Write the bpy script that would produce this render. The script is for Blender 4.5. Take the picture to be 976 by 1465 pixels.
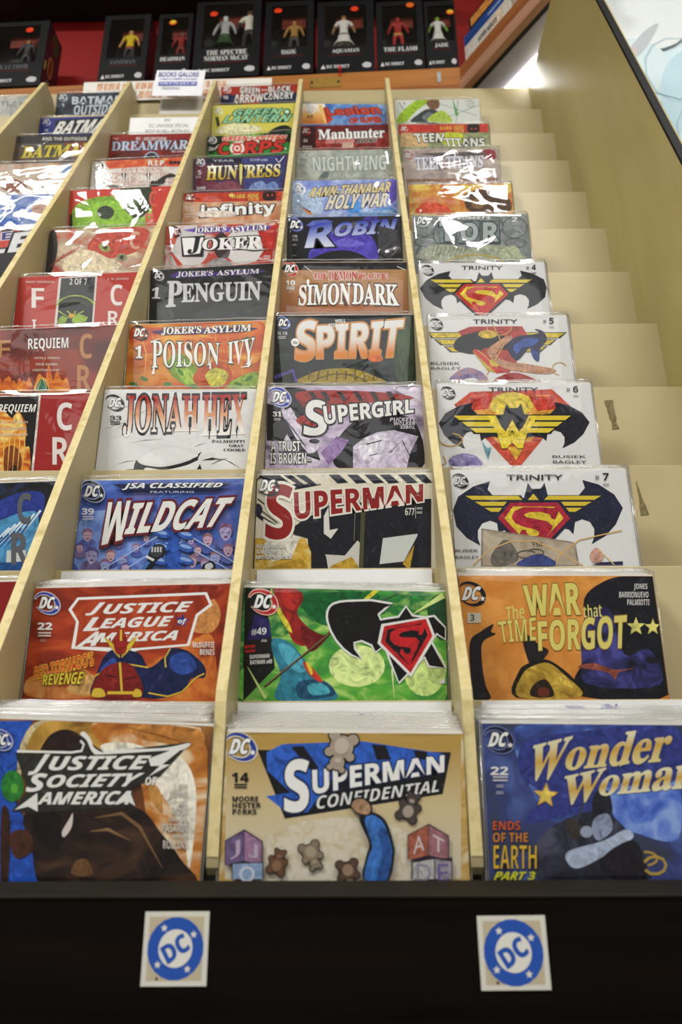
import bpy, math, random
from mathutils import Vector, Matrix
from mathutils.geometry import tessellate_polygon

SC = bpy.context.scene
COL = SC.collection
for o_ in list(bpy.data.objects):
    bpy.data.objects.remove(o_)

# ------------------------------------------------------------ camera, world, exposure, room lights
H0 = 0.85                                   # height of the second riser's top edge above the floor
cd = bpy.data.cameras.new('camera')
cam = bpy.data.objects.new('camera', cd)
COL.objects.link(cam)
PITCH, ROLL, YAW = 0.358554, -0.003518, 0.011943
fw = Vector((-math.sin(YAW) * math.cos(PITCH), math.cos(YAW) * math.cos(PITCH), math.sin(PITCH)))
rt = Vector((math.cos(YAW), math.sin(YAW), 0))
up = rt.cross(fw)
r2 = rt * math.cos(ROLL) + up * math.sin(ROLL)
u2 = -rt * math.sin(ROLL) + up * math.cos(ROLL)
cm = Matrix((r2, u2, -fw)).transposed().to_4x4()
cm.translation = (0.025025, -0.641965, -0.080951 + H0)
cam.matrix_world = cm
cd.sensor_fit = 'VERTICAL'
cd.sensor_height = 36.0
cd.lens = 36.0 * 1137.39 / 1465.0           # a 28 mm lens on a full frame body held upright
cd.clip_start = 0.02
cd.dof.use_dof = True
cd.dof.focus_distance = 0.86
cd.dof.aperture_fstop = 6.5
SC.camera = cam

wd = bpy.data.worlds.new('shop_air')
SC.world = wd
wd.use_nodes = True
wd.node_tree.nodes['Background'].inputs[0].default_value = (1.0, 0.97, 0.9, 1)
wd.node_tree.nodes['Background'].inputs[1].default_value = 0.12
SC.view_settings.view_transform = 'Standard'
SC.view_settings.look = 'None'
SC.view_settings.exposure = 1.14
SC.view_settings.gamma = 1.0
SC.view_settings.use_curve_mapping = False
SC.cycles.transparent_max_bounces = 24
SC.cycles.max_bounces = 8
SC.cycles.use_denoising = True
LAMP_TUBE = 10.0
LAMP_CEIL = 26.0
LAMP_SHELF = 5.0

# ------------------------------------------------------------ measures of the rack
DEP, RISE = 0.060708, 0.127194              # depth and rise of one step
PX0, PITCHX, TH = -0.610764, 0.180086, 0.0085   # first divider, column pitch, divider thickness
XW = 0.425152                               # inner face of the side panel
NOSE = 0.048451                             # how far the dividers stand out beyond a riser's top
W = 0.170                                   # width of a comic
rnd = random.Random(11)


def lin(h):
    h = h.lstrip('#')
    v = [int(h[i:i + 2], 16) / 255 for i in (0, 2, 4)]
    return tuple([(c / 12.92 if c <= 0.04045 else ((c + 0.055) / 1.055) ** 2.4) for c in v] + [1.0])


MAT = {}


def new_mat(name):
    m = bpy.data.materials.new(name)
    m.use_nodes = True
    nt = m.node_tree
    return m, nt, nt.nodes['Principled BSDF']


def node(nt, kind, **kw):
    n = nt.nodes.new(kind)
    for k, v in kw.items():
        setattr(n, k, v)
    return n


def ramp(nt, fac, cols, lo=0.3, hi=0.7):
    r = node(nt, 'ShaderNodeValToRGB')
    e = r.color_ramp.elements
    n = len(cols)
    for i, c in enumerate(cols):
        pos = lo + (hi - lo) * i / max(1, n - 1)
        if i < 2:
            e[i].position = pos
            e[i].color = lin(c)
        else:
            e.new(pos).color = lin(c)
    nt.links.new(fac, r.inputs[0])
    return r.outputs[0]


def ink(spec):
    """printed paper: a plain colour, a 'g' gradient across the shape or an 'n' mottled print"""
    spec = ALIAS.get(spec, spec)
    if spec in MAT:
        return MAT[spec]
    m, nt, b = new_mat('ink_' + spec.replace('|', '_'))
    b.inputs['Roughness'].default_value = 0.5
    b.inputs['Specular IOR Level'].default_value = 0.12
    if spec[0] == 'g' and '|' in spec:
        uv = node(nt, 'ShaderNodeUVMap')
        sp = node(nt, 'ShaderNodeSeparateXYZ')
        nt.links.new(uv.outputs[0], sp.inputs[0])
        c = ramp(nt, sp.outputs[1], spec.split('|')[1:], 0.1, 0.9)
    elif spec[0] == 'v' and '|' in spec:
        # brushed colour: the ink wanders a little lighter and darker, with loose pen lines
        rgb = lin(spec[2:])
        tc = node(nt, 'ShaderNodeTexCoord')
        nz = node(nt, 'ShaderNodeTexNoise')
        nz.inputs['Scale'].default_value = 70.0
        nz.inputs['Detail'].default_value = 6.0
        nz.inputs['Roughness'].default_value = 0.62
        nz.inputs['Distortion'].default_value = 2.2
        nt.links.new(tc.outputs['Object'], nz.inputs['Vector'])
        r = node(nt, 'ShaderNodeValToRGB')
        e = r.color_ramp.elements
        k = [(0.30, 0.42), (0.44, 0.8), (0.52, 1.0), (0.60, 1.12), (0.70, 1.5)]
        for i, (pos, g) in enumerate(k):
            el = e[i] if i < 2 else e.new(pos)
            el.position = pos
            el.color = tuple(min(1, c * g + (0.02 if g > 1.2 else 0)) for c in rgb[:3]) + (1,)
        nt.links.new(nz.outputs[0], r.inputs[0])
        c = r.outputs[0]
    elif spec[0] == 'n' and '|' in spec:
        _, a, b_, c_, sc, st, ang = spec.split('|')
        tc = node(nt, 'ShaderNodeTexCoord')
        mp = node(nt, 'ShaderNodeMapping')
        mp.inputs['Rotation'].default_value = (0, math.radians(float(ang)), 0)
        k = float(sc) * 5.0
        mp.inputs['Scale'].default_value = (k / float(st), k, k)
        nz = node(nt, 'ShaderNodeTexNoise')
        nz.inputs['Scale'].default_value = 1.0
        nz.inputs['Detail'].default_value = 5.0
        nz.inputs['Distortion'].default_value = 1.2
        nt.links.new(tc.outputs['Object'], mp.inputs[0])
        nt.links.new(mp.outputs[0], nz.inputs['Vector'])
        c = ramp(nt, nz.outputs[0], (c_, a, b_), 0.34, 0.66)
    else:
        # flat ink with a slight print mottle
        tc = node(nt, 'ShaderNodeTexCoord')
        nz = node(nt, 'ShaderNodeTexNoise')
        nz.inputs['Scale'].default_value = 160.0
        nt.links.new(tc.outputs['Object'], nz.inputs['Vector'])
        mx = node(nt, 'ShaderNodeMix', data_type='RGBA', blend_type='MULTIPLY')
        mx.inputs[0].default_value = 0.12
        mx.inputs[6].default_value = lin(spec)
        nt.links.new(nz.outputs[1], mx.inputs[7])
        c = mx.outputs[2]
    nt.links.new(c, b.inputs['Base Color'])
    MAT[spec] = m
    return m


def surface(name, cols, scale=(8, 8, 8), rough=0.5, spec=0.3, bump=0.0, detail=6.0, lo=0.3, hi=0.7, dist=0.4):
    if name in MAT:
        return MAT[name]
    m, nt, b = new_mat(name)
    b.inputs['Roughness'].default_value = rough
    b.inputs['Specular IOR Level'].default_value = spec
    tc = node(nt, 'ShaderNodeTexCoord')
    mp = node(nt, 'ShaderNodeMapping')
    mp.inputs['Scale'].default_value = scale
    nz = node(nt, 'ShaderNodeTexNoise')
    nz.inputs['Scale'].default_value = 1.0
    nz.inputs['Detail'].default_value = detail
    nz.inputs['Distortion'].default_value = dist
    nt.links.new(tc.outputs['Object'], mp.inputs[0])
    nt.links.new(mp.outputs[0], nz.inputs['Vector'])
    nt.links.new(ramp(nt, nz.outputs[0], cols, lo, hi), b.inputs['Base Color'])
    if bump:
        bp = node(nt, 'ShaderNodeBump')
        bp.inputs['Strength'].default_value = bump
        bp.inputs['Distance'].default_value = 0.002
        nt.links.new(nz.outputs[0], bp.inputs['Height'])
        nt.links.new(bp.outputs[0], b.inputs['Normal'])
    MAT[name] = m
    return m


def plastic(name, base=0.055, rough=0.05, veil=0.0, bump=0.0, scale=60.0):
    """thin clear film: straight-through view plus a mirror sheen that grows at grazing angles"""
    m = bpy.data.materials.new(name)
    m.use_nodes = True
    nt = m.node_tree
    nt.nodes.clear()
    out = node(nt, 'ShaderNodeOutputMaterial')
    tr = node(nt, 'ShaderNodeBsdfTransparent')
    tr.inputs[0].default_value = (0.97, 0.97, 0.96, 1)
    gl = node(nt, 'ShaderNodeBsdfGlossy')
    gl.inputs['Roughness'].default_value = rough
    lw = node(nt, 'ShaderNodeLayerWeight')
    lw.inputs[0].default_value = 0.5
    pw = node(nt, 'ShaderNodeMath', operation='POWER')
    pw.inputs[1].default_value = 4.0
    ml = node(nt, 'ShaderNodeMath', operation='MULTIPLY_ADD')
    ml.inputs[1].default_value = 0.7
    ml.inputs[2].default_value = base
    nt.links.new(lw.outputs['Facing'], pw.inputs[0])
    nt.links.new(pw.outputs[0], ml.inputs[0])
    mx = node(nt, 'ShaderNodeMixShader')
    nt.links.new(ml.outputs[0], mx.inputs[0])
    first = tr.outputs[0]
    if veil:
        df = node(nt, 'ShaderNodeBsdfDiffuse')
        df.inputs[0].default_value = (0.9, 0.9, 0.88, 1)
        m2 = node(nt, 'ShaderNodeMixShader')
        m2.inputs[0].default_value = veil
        nt.links.new(tr.outputs[0], m2.inputs[1])
        nt.links.new(df.outputs[0], m2.inputs[2])
        first = m2.outputs[0]
    nt.links.new(first, mx.inputs[1])
    nt.links.new(gl.outputs[0], mx.inputs[2])
    if bump:
        tc = node(nt, 'ShaderNodeTexCoord')
        nz = node(nt, 'ShaderNodeTexNoise')
        nz.inputs['Scale'].default_value = scale
        nz.inputs['Detail'].default_value = 2.0
        nz.inputs['Distortion'].default_value = 1.5
        bp = node(nt, 'ShaderNodeBump')
        bp.inputs['Strength'].default_value = bump
        bp.inputs['Distance'].default_value = 0.002
        nt.links.new(tc.outputs['Object'], nz.inputs['Vector'])
        nt.links.new(nz.outputs[0], bp.inputs['Height'])
        nt.links.new(bp.outputs[0], gl.inputs['Normal'])
    nt.links.new(mx.outputs[0], out.inputs[0])
    return m


def glow(name, col, power):
    m = bpy.data.materials.new(name)
    m.use_nodes = True
    nt = m.node_tree
    nt.nodes.clear()
    out = node(nt, 'ShaderNodeOutputMaterial')
    em = node(nt, 'ShaderNodeEmission')
    em.inputs[0].default_value = col
    em.inputs[1].default_value = power
    nt.links.new(em.outputs[0], out.inputs[0])
    return m


# ------------------------------------------------------------ mesh helpers
class MB:
    def __init__(self):
        self.v, self.f, self.m, self.uv, self.mats = [], [], [], [], []

    def mi(self, mat):
        if mat not in self.mats:
            self.mats.append(mat)
        return self.mats.index(mat)

    def face(self, pts, mat, uv=None):
        n = len(self.v)
        self.v += [tuple(p) for p in pts]
        self.f.append(tuple(range(n, n + len(pts))))
        self.m.append(self.mi(mat))
        self.uv.append(uv or [(0, 0)] * len(pts))

    def box(self, a, b, mat, M=None):
        x0, y0, z0 = a
        x1, y1, z1 = b
        c = [Vector(q) for q in ((x0, y0, z0), (x1, y0, z0), (x1, y1, z0), (x0, y1, z0), (x0, y0, z1), (x1, y0, z1), (x1, y1, z1), (x0, y1, z1))]
        if M:
            c = [M @ q for q in c]
        n = len(self.v)
        self.v += [tuple(q) for q in c]
        k = self.mi(mat)
        for f in ((0, 1, 5, 4), (1, 2, 6, 5), (2, 3, 7, 6), (3, 0, 4, 7), (4, 5, 6, 7), (3, 2, 1, 0)):
            self.f.append(tuple(n + i for i in f))
            self.m.append(k)
            self.uv.append([(0, 0), (1, 0), (1, 1), (0, 1)])

    def prism(self, poly, axis, a, b, mat):
        """a closed outline swept along one axis"""
        def P(q, t):
            return {'x': (t, q[0], q[1]), 'y': (q[0], t, q[1]), 'z': (q[0], q[1], t)}[axis]
        k = self.mi(mat)
        n = len(self.v)
        N = len(poly)
        self.v += [P(q, a) for q in poly] + [P(q, b) for q in poly]
        for i in range(N):
            j = (i + 1) % N
            self.f.append((n + i, n + j, n + N + j, n + N + i))
            self.m.append(k)
            self.uv.append([(0, 0)] * 4)
        for t in tessellate_polygon([[Vector((q[0], q[1], 0)) for q in poly]]):
            self.f.append(tuple(n + i for i in t))
            self.f.append(tuple(n + N + i for i in reversed(t)))
            self.m += [k, k]
            self.uv += [[(0, 0)] * 3] * 2

    def tube(self, pts, r, mat, seg=8):
        k = self.mi(mat)
        n = len(self.v)
        pts = [Vector(p) for p in pts]
        for i, p in enumerate(pts):
            t = (pts[min(i + 1, len(pts) - 1)] - pts[max(i - 1, 0)]).normalized()
            a = t.orthogonal().normalized() if abs(t.z) > 0.9 else t.cross(Vector((0, 0, 1))).normalized()
            b = t.cross(a)
            for s in range(seg):
                w = 2 * math.pi * s / seg
                self.v.append(tuple(p + (a * math.cos(w) + b * math.sin(w)) * r))
        for i in range(len(pts) - 1):
            for s in range(seg):
                s2 = (s + 1) % seg
                self.f.append((n + i * seg + s, n + i * seg + s2, n + (i + 1) * seg + s2, n + (i + 1) * seg + s))
                self.m.append(k)
                self.uv.append([(0, 0)] * 4)
        for base, rev in ((n, 1), (n + (len(pts) - 1) * seg, 0)):
            f = tuple(base + s for s in range(seg))
            self.f.append(f[::-1] if rev else f)
            self.m.append(k)
            self.uv.append([(0, 0)] * seg)

    def mesh(self, name, smooth=False):
        me = bpy.data.meshes.new(name)
        me.from_pydata(self.v, [], self.f)
        for m in self.mats:
            me.materials.append(m)
        me.polygons.foreach_set('material_index', self.m)
        ul = me.uv_layers.new(name='UVMap')
        ul.data.foreach_set('uv', [c for u in self.uv for q in u for c in q])
        if smooth:
            me.polygons.foreach_set('use_smooth', [True] * len(self.f))
        me.update()
        return me

    def build(self, name, parent=None, loc=(0, 0, 0), smooth=False, bevel=0.0):
        o = link(name, self.mesh(name, smooth), parent, loc)
        if bevel:
            b = o.modifiers.new('edge', 'BEVEL')
            b.width = bevel
            b.segments = 2
            b.limit_method = 'ANGLE'
        return o


def link(name, data, parent=None, loc=(0, 0, 0)):
    o = bpy.data.objects.new(name, data)
    COL.objects.link(o)
    o.location = loc
    if parent:
        o.parent = parent
    return o


def tag(o, label=None, cat=None, group=None, kind=None):
    for k, v in (('label', label), ('category', cat), ('group', group), ('kind', kind)):
        if v:
            o[k] = v
    return o


def thing(name, label, cat, loc=(0, 0, 0), group=None):
    return tag(link(name, None, None, loc), label, cat, group)


# ------------------------------------------------------------ lettering: outlines of the built-in typeface, cached flat
def alpha(t, st):
    if st == 'r':
        return t
    base = {'b': (0x1D5D4, 0x1D5EE, 0x1D7EC), 's': (0x1D400, 0x1D41A, 0x1D7CE), 'i': (0x1D63C, 0x1D656, 0x1D7EC), 'j': (0x1D468, 0x1D482, 0x1D7CE), 'c': (0x1D4D0, 0x1D4EA, 0x1D7CE)}[st]
    o = ''
    for ch in t:
        if 'A' <= ch <= 'Z':
            o += chr(base[0] + ord(ch) - 65)
        elif 'a' <= ch <= 'z':
            o += chr(base[1] + ord(ch) - 97)
        elif '0' <= ch <= '9':
            o += chr(base[2] + ord(ch) - 48)
        else:
            o += ch
    return o


GLYPH = {}


def load_glyphs(keys):
    tmp = {}
    for k in keys:
        if k in GLYPH or k in tmp:
            continue
        cu = bpy.data.curves.new('glyphs', 'FONT')
        cu.body = alpha(k[0].replace('_', ' '), k[1])
        cu.resolution_u = 3
        cu.offset = k[2]
        o = bpy.data.objects.new('glyphs', cu)
        COL.objects.link(o)
        tmp[k] = o
    bpy.context.view_layer.update()
    dg = bpy.context.evaluated_depsgraph_get()
    for k, o in tmp.items():
        me = bpy.data.meshes.new_from_object(o.evaluated_get(dg))
        GLYPH[k] = ([(v.co.x, v.co.y) for v in me.vertices], [tuple(p.vertices) for p in me.polygons])
        bpy.data.meshes.remove(me)
    for o in tmp.values():
        cu = o.data
        bpy.data.objects.remove(o)
        bpy.data.curves.remove(cu)


def text_keys(lines):
    ks = set()
    for ln in lines:
        t = ln.split(' ')
        if t[0] == 'T':
            ks.add((t[4], t[2], 0.0))
            ks.add((t[4], t[2], float(t[3])))
        elif t[0] == 'D':
            ks.update({('DC', 'b', 0.0), ('DC', 'b', 0.03), ('DC', 'b', 0.075)})
    return ks


def smooth(pts, n=5):
    o = []
    N = len(pts)
    for i in range(N):
        a, b, c, e = [Vector(pts[(i + j) % N]) for j in (-1, 0, 1, 2)]
        for s in range(n):
            t = s / n
            o.append(tuple(0.5 * (2 * b + (c - a) * t + (2 * a - 5 * b + 4 * c - e) * t * t + (3 * b - a - 3 * c + e) * t ** 3)))
    return o


class Print:
    """draws flat printed shapes, each a hair in front of the last, on a sheet facing -Y with its top left corner at (ox, oz)"""
    def __init__(self, mb, ox, oz, y, w, h, step=0.00002):
        self.mb, self.ox, self.oz, self.y, self.w, self.h, self.step = mb, ox, oz, y, w, h, step

    def pt(self, q, y):
        return (self.ox + min(max(q[0], 0.0002), self.w - 0.0002), y, self.oz - min(max(q[1], 0.0002), self.h - 0.0002))

    def poly(self, mat, pts):
        self.y -= self.step
        xs = [q[0] for q in pts]
        ys = [q[1] for q in pts]
        dx, dy = max(xs) - min(xs) or 1, max(ys) - min(ys) or 1
        for t in tessellate_polygon([[Vector((q[0], q[1], 0)) for q in pts]]):
            tri = [pts[i] for i in t]
            ar = (tri[1][0] - tri[0][0]) * (tri[2][1] - tri[0][1]) - (tri[2][0] - tri[0][0]) * (tri[1][1] - tri[0][1])
            if ar > 0:
                tri = tri[::-1]
            self.mb.face([self.pt(q, self.y) for q in tri], ink(mat), [((q[0] - min(xs)) / dx, (q[1] - min(ys)) / dy) for q in tri])

    def ellipse(self, mat, c, u, v, n=22):
        self.poly(mat, [(c[0] + u[0] * math.cos(t) + v[0] * math.sin(t), c[1] + u[1] * math.cos(t) + v[1] * math.sin(t)) for t in [2 * math.pi * i / n for i in range(n)]])

    def line(self, mat, pts, w, taper):
        p = [Vector(q) for q in pts]
        l, r = [], []
        N = len(p)
        for i, q in enumerate(p):
            t = p[min(i + 1, N - 1)] - p[max(i - 1, 0)]
            if t.length == 0:
                continue
            nrm = Vector((-t.y, t.x)).normalized()
            ww = w / 2 * (1 - 0.9 * taper * abs(2 * i / (N - 1) - 1)) if N > 2 else w / 2 * (1 - 0.45 * taper * 2 * (i == 0))
            l.append(tuple(q + nrm * ww))
            r.append(tuple(q - nrm * ww))
        self.poly(mat, l + r[::-1])

    def text(self, mat, st, off, body, q):
        bx = GLYPH[(body, st, 0.0)][0]
        if not bx:
            return
        x0, x1 = min(v[0] for v in bx), max(v[0] for v in bx)
        y0, y1 = min(v[1] for v in bx), max(v[1] for v in bx)
        vs, fs = GLYPH[(body, st, off)]
        self.y -= self.step
        k = self.mb.mi(ink(mat))
        n = len(self.mb.v)
        uv = []
        for x, y in vs:
            a, b = (x - x0) / ((x1 - x0) or 1), (y1 - y) / ((y1 - y0) or 1)
            p = [q[0][i] * (1 - a) * (1 - b) + q[1][i] * a * (1 - b) + q[2][i] * a * b + q[3][i] * (1 - a) * b for i in (0, 1)]
            self.mb.v.append(self.pt(p, self.y))
            uv.append((a, b))
        for f in fs:
            self.mb.f.append(tuple(n + i for i in f))
            self.mb.m.append(k)
            self.mb.uv.append([uv[i] for i in f])

    def bullet(self, ring, inkc, edge, o, u, v):
        """publisher's mark: two slanting capitals in a tapering swoosh with a small star"""
        def M(a, b):
            return (o[0] + u[0] * a + v[0] * b, o[1] + u[1] * a + v[1] * b)
        ca, sa = math.cos(math.radians(32)), math.sin(math.radians(32))

        def swoosh(mat, g):
            out, inn = [], []
            for i in range(22):
                t = -200 + 320 * i / 21
                a = math.radians(t)
                R = 0.60 + g
                ri = 0.585 - 0.19 * math.sin(math.pi * i / 21) - g
                for lst, q in ((out, R), (inn, ri)):
                    ex, ey = q * math.cos(a), q * 0.76 * math.sin(a)
                    lst.append(M(ex * ca - ey * sa, ex * sa + ey * ca))
            self.poly(mat, out + inn[::-1])
        if edge != '-':
            swoosh(edge, 0.05)
        swoosh(ring, 0.0)
        qd = [M(-0.22, -0.27), M(0.36, -0.27), M(0.22, 0.24), M(-0.38, 0.24)]
        self.text('14141c', 'b', 0.075, 'DC', qd)
        self.text(inkc, 'b', 0.03, 'DC', qd)
        self.poly(inkc, [M(0.43 + (0.12 if i % 2 == 0 else 0.05) * math.sin(math.pi * i / 5), 0.2 - (0.12 if i % 2 == 0 else 0.05) * math.cos(math.pi * i / 5)) for i in range(10)])

    def tone(self, mat, pts):
        """large coloured shapes get the brushed ink"""
        if len(mat) != 6 or '|' in mat or mat in ALIAS:
            return mat
        xs, ys = [q[0] for q in pts], [q[1] for q in pts]
        a, b = max(xs) - min(xs), max(ys) - min(ys)
        v = [int(mat[i:i + 2], 16) for i in (0, 2, 4)]
        if a * b < 1.2e-4 or min(a, b) < .007 or (max(v) - min(v) < 14 and max(v) > 190):
            return mat
        return 'v|' + mat

    def run(self, lines):
        for ln in lines:
            t = ln.split(' ')
            k = t[0]

            def pts(a):
                v = [int(s) / 10000 for s in a]
                return list(zip(v[::2], v[1::2]))
            if k == 'P':
                q = pts(t[2:])
                self.poly(self.tone(t[1], q), q)
            elif k == 'B':
                q = smooth(pts(t[2:]))
                self.poly(self.tone(t[1], q), q)
            elif k == 'E':
                q = pts(t[2:])
                self.ellipse(self.tone(t[1], [(q[0][0] + q[1][0], q[0][1] + q[2][1]), (q[0][0] - q[1][0], q[0][1] - q[2][1])]), *q)
            elif k == 'L':
                self.line(t[1], pts(t[4:]), int(t[2]) / 100000, int(t[3]))
            elif k == 'T':
                self.text(t[1], t[2], float(t[3]), t[4], pts(t[5:]))
            elif k == 'D':
                self.bullet(t[1], t[2], t[3], *pts(t[4:]))


ALIAS = dict(ln.split(' ') for ln in """
m0 g|b08f4a|c9b78c|cdc3ad
m1 n|d2c9b4|c4b595|d8d0c0|20|1|0
m2 n|5aa83a|b8d878|3c8c3c|12|2|60
m3 n|c8a23a|d8c88a|b88e2a|14|1|0
m4 g|dcdcda|d8cfc4|d07a1a
m5 n|4a3aa8|3c2f90|5a50c0|20|1|0
m6 g|3a48a8|8a96cc|c8cce0
m7 g|3a48a8|7a86c4|a8b0d8
m8 n|8a2a28|5a1618|a84038|12|1|0
m9 g|e8e4d8|d8a860|c87838
m10 n|3c54a0|6a86c4|2f3a70|8|1|0
m11 n|5a7ad0|3c5ab8|8aa6e0|10|1|0
m12 n|2a2c3c|4a4c60|1c1c28|10|1|0
m13 g|d8d0a8|c8a040|d8cc98
m14 g|e0d8b0|c8a040|d8c888
m15 g|e0d8b0|c8a040|e0d8b0
m16 n|2c2c60|16161e|4a4a98|10|1|0
m17 n|b89838|8a6a20|d8b850|14|1|0
m18 n|a89a88|b8ac98|98896e|10|1|0
m19 n|7a70a8|4a4478|9a92c0|20|1|0
m20 n|8a80a8|5a5078|c07848|20|1|0
m21 n|747b7c|8a9090|656b6e|16|1|0
m22 n|a07a30|c89a48|7a5420|9|1|0
m23 n|c07a30|e8d8b8|8a4a1c|8|2|50
m24 n|2a1c16|4a3424|16100e|9|2|20
m25 n|c07a3c|a04a20|d8a060|10|1|0
m26 n|c86a2a|8a3014|d88a3a|9|1|0
m27 n|a83c1c|c0562a|8a2a14|8|1|0
m28 n|6a88d0|8aa8e0|4a60b0|8|1|0
m29 g|a8241c|d89a70|e8e4e0
m30 n|c85a20|e0a040|a83c18|8|3|20
m31 g|e8e4d4|d8c868|b89a28
m32 n|d88a28|e8d080|a83c10|16|2|80
m33 n|c8641c|e0a040|9a3a14|14|2|80
m34 n|c85a30|d89a60|b83a24|8|1|0
m35 n|b9954f|c8a866|d6c8a6|9|1|0
m36 n|1f6a34|3f9a3c|8fc060|14|2|40
m37 n|b8a8c4|d8d0e0|6a6078|9|2|50
m38 n|15181e|1f262a|2c3a30|10|1|0
m39 g|8e2f20|9a4a2c|a87c50
m40 n|8a98d0|6a80c8|b8c8e8|9|1|0
m41 n|9a9f96|b0b4aa|858c86|9|1|0
m42 n|5a86c0|3a66b0|8ab0d8|9|1|0
m43 n|343f74|4a5c98|363c50|6|1|0
m44 n|d08a3c|e09a48|c87c30|8|1|0
m45 n|7a8080|6a7072|8c9292|10|1|0
m46 n|c0843a|d8c060|b85a28|7|1|0
m47 n|a89a94|b8aca4|8a7c7a|8|1|0
m48 n|8a9068|a8a878|707860|9|1|0
m49 n|6a3c20|9a6a34|2a1a14|7|1|0
m50 n|a83c1c|c85a2a|7a2412|8|2|20
m51 n|3a56a8|5a7ac8|6a6aa8|7|1|0
m52 n|c87828|d89a38|b84c20|6|3|30
m53 n|1c1d1f|26282a|121214|9|1|0
m54 n|a83a30|c05848|d8d0cc|6|1|0
m55 n|c89a78|d8b8a0|b8744c|6|1|0
m56 n|4a2c44|5a3450|3a3060|7|1|0
m57 n|15171e|1f2c4a|101218|8|1|0
m58 n|6a241a|8a3018|4a1812|5|2|70
m59 n|a89078|b85040|d8c8a8|5|1|0
m60 n|d0ccc6|dcd8d2|b8b0a8|8|1|0
m61 n|2a2024|5a2420|1c1a1e|8|1|0
m62 n|6a80b0|a8b0c0|4a64a8|6|1|0
m63 n|b8a490|a8a8a0|8a7468|6|1|0
m64 n|5a5048|6a4a40|3a3a38|7|1|0
m65 n|3a4048|4a5260|2a2e36|7|1|0
m66 n|b8b8b4|c8c8c4|9a9a96|6|1|0
""".strip().split('\n'))
# ------------------------------------------------------------ the room
tan = surface('tan_painted_board', ('ae9e73', 'b7a87e', 'bfb088'), (3, 3, 3), 0.42, 0.35, 0.03)
tan_edge = surface('tan_board_edge', ('c4b27a', 'cfc08e', 'b29e62'), (60, 60, 60), 0.6, 0.2, 0.2)
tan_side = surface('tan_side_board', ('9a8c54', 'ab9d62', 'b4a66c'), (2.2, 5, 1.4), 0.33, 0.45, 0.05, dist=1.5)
dark_wood = surface('dark_walnut_laminate', ('060403', '0d0906', '150d08'), (3, 20, 40), 0.7, 0.05, 0.05)
lip_wood = surface('worn_dark_lip', ('100e08', '17130b', '1f190f'), (6, 40, 40), 0.6, 0.15, 0.05)
honey = surface('honey_stained_pine', ('8a4f1e', 'a8692c', 'b87a38'), (2.5, 30, 40), 0.4, 0.4, 0.04)
honey2 = surface('red_stained_moulding', ('7c4420', '95582c', 'a06a3c'), (3, 30, 60), 0.4, 0.4, 0.04)
grey_under = surface('lavender_grey_paint', ('8a8894', '94929e', '9c9aa4'), (6, 6, 6), 0.6, 0.2)
red_wall = surface('dark_red_wall_paint', ('8a1512', '981a16', 'a0201a'), (5, 5, 5), 0.55, 0.3)
wall_paint = surface('warm_white_wall_paint', ('c8c2b4', 'd0cabc', 'd6d0c4'), (3, 3, 3), 0.7, 0.2)
floor_tile = surface('speckled_floor_tile', ('8a8478', '9c968a', 'a8a296'), (30, 30, 30), 0.4, 0.4)
ceil_tile = surface('white_ceiling_tile', ('a4a29a', 'aeaca4', '9c9a92'), (50, 50, 50), 0.8, 0.1)
black_board = surface('black_shelf_board', ('0e0d0e', '141214', '1a1718'), (10, 10, 10), 0.6, 0.2)
white_metal = surface('white_enamel', ('dcdcda', 'e4e4e2', 'd4d4d2'), (9, 9, 9), 0.3, 0.5)

CEIL = 3.25
b = MB(); b.box((-3.2, -5.0, -0.1), (2.2, 1.0, 0), floor_tile)
tag(b.build('floor'), kind='structure')
b = MB(); b.box((-3.2, -5.0, CEIL), (2.2, 1.0, CEIL + 0.1), ceil_tile)
tag(b.build('ceiling'), kind='structure')
b = MB(); b.box((-3.2, 0.87, 0), (2.2, 0.97, CEIL), red_wall)
tag(b.build('wall_back'), kind='structure')
b = MB(); b.box((0.56, 0.57, 0), (2.2, 0.62, CEIL), wall_paint)
tag(b.build('wall_right'), kind='structure')

lamp_glass = glow('fluorescent_diffuser', (1.0, 0.99, 0.965, 1), LAMP_CEIL)
lamp_dim = glow('dim_fill_diffuser', (1.0, 0.99, 0.965, 1), LAMP_CEIL * 0.05)  # emission of the two added fill lights, kept low to spare the sleeves a veil


def troffer(x, y, w, l, label, lg=None):
    t = thing('ceiling_light', label, 'ceiling light', (x, y, CEIL - 0.05), 'fluorescent ceiling lights')
    m = MB()
    for a, c in (((-w / 2 - .03, -l / 2 - .03, 0), (-w / 2, l / 2 + .03, .05)), ((w / 2, -l / 2 - .03, 0), (w / 2 + .03, l / 2 + .03, .05)), ((-w / 2, -l / 2 - .03, 0), (w / 2, -l / 2, .05)), ((-w / 2, l / 2, 0), (w / 2, l / 2 + .03, .05))):
        m.box(a, c, white_metal)
    m.build('frame', t)
    m = MB(); m.face([(-w / 2, -l / 2, .012), (-w / 2, l / 2, .012), (w / 2, l / 2, .012), (w / 2, -l / 2, .012)], lg or lamp_glass)
    m.build('diffuser', t)


troffer(-1.42, -1.24, 0.9, 0.52, 'fluorescent ceiling light above the left end of the rack')
troffer(0.75, -1.09, 0.7, 0.34, 'fluorescent ceiling light above the right end of the rack')
troffer(-0.2, -2.8, 3.2, 1.4, 'added fill light over the aisle, nearer to the rack', lamp_dim)  # unseen light, added to fill the lower rows
troffer(-0.2, -4.25, 3.2, 1.0, 'added fill light over the aisle, farthest from the rack', lamp_dim)  # second unseen light, also added for fill

# ------------------------------------------------------------ the stepped rack


def bz(k):
    return (k - 2) * RISE + H0


def by(k):
    return (k - 2) * DEP


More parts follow.
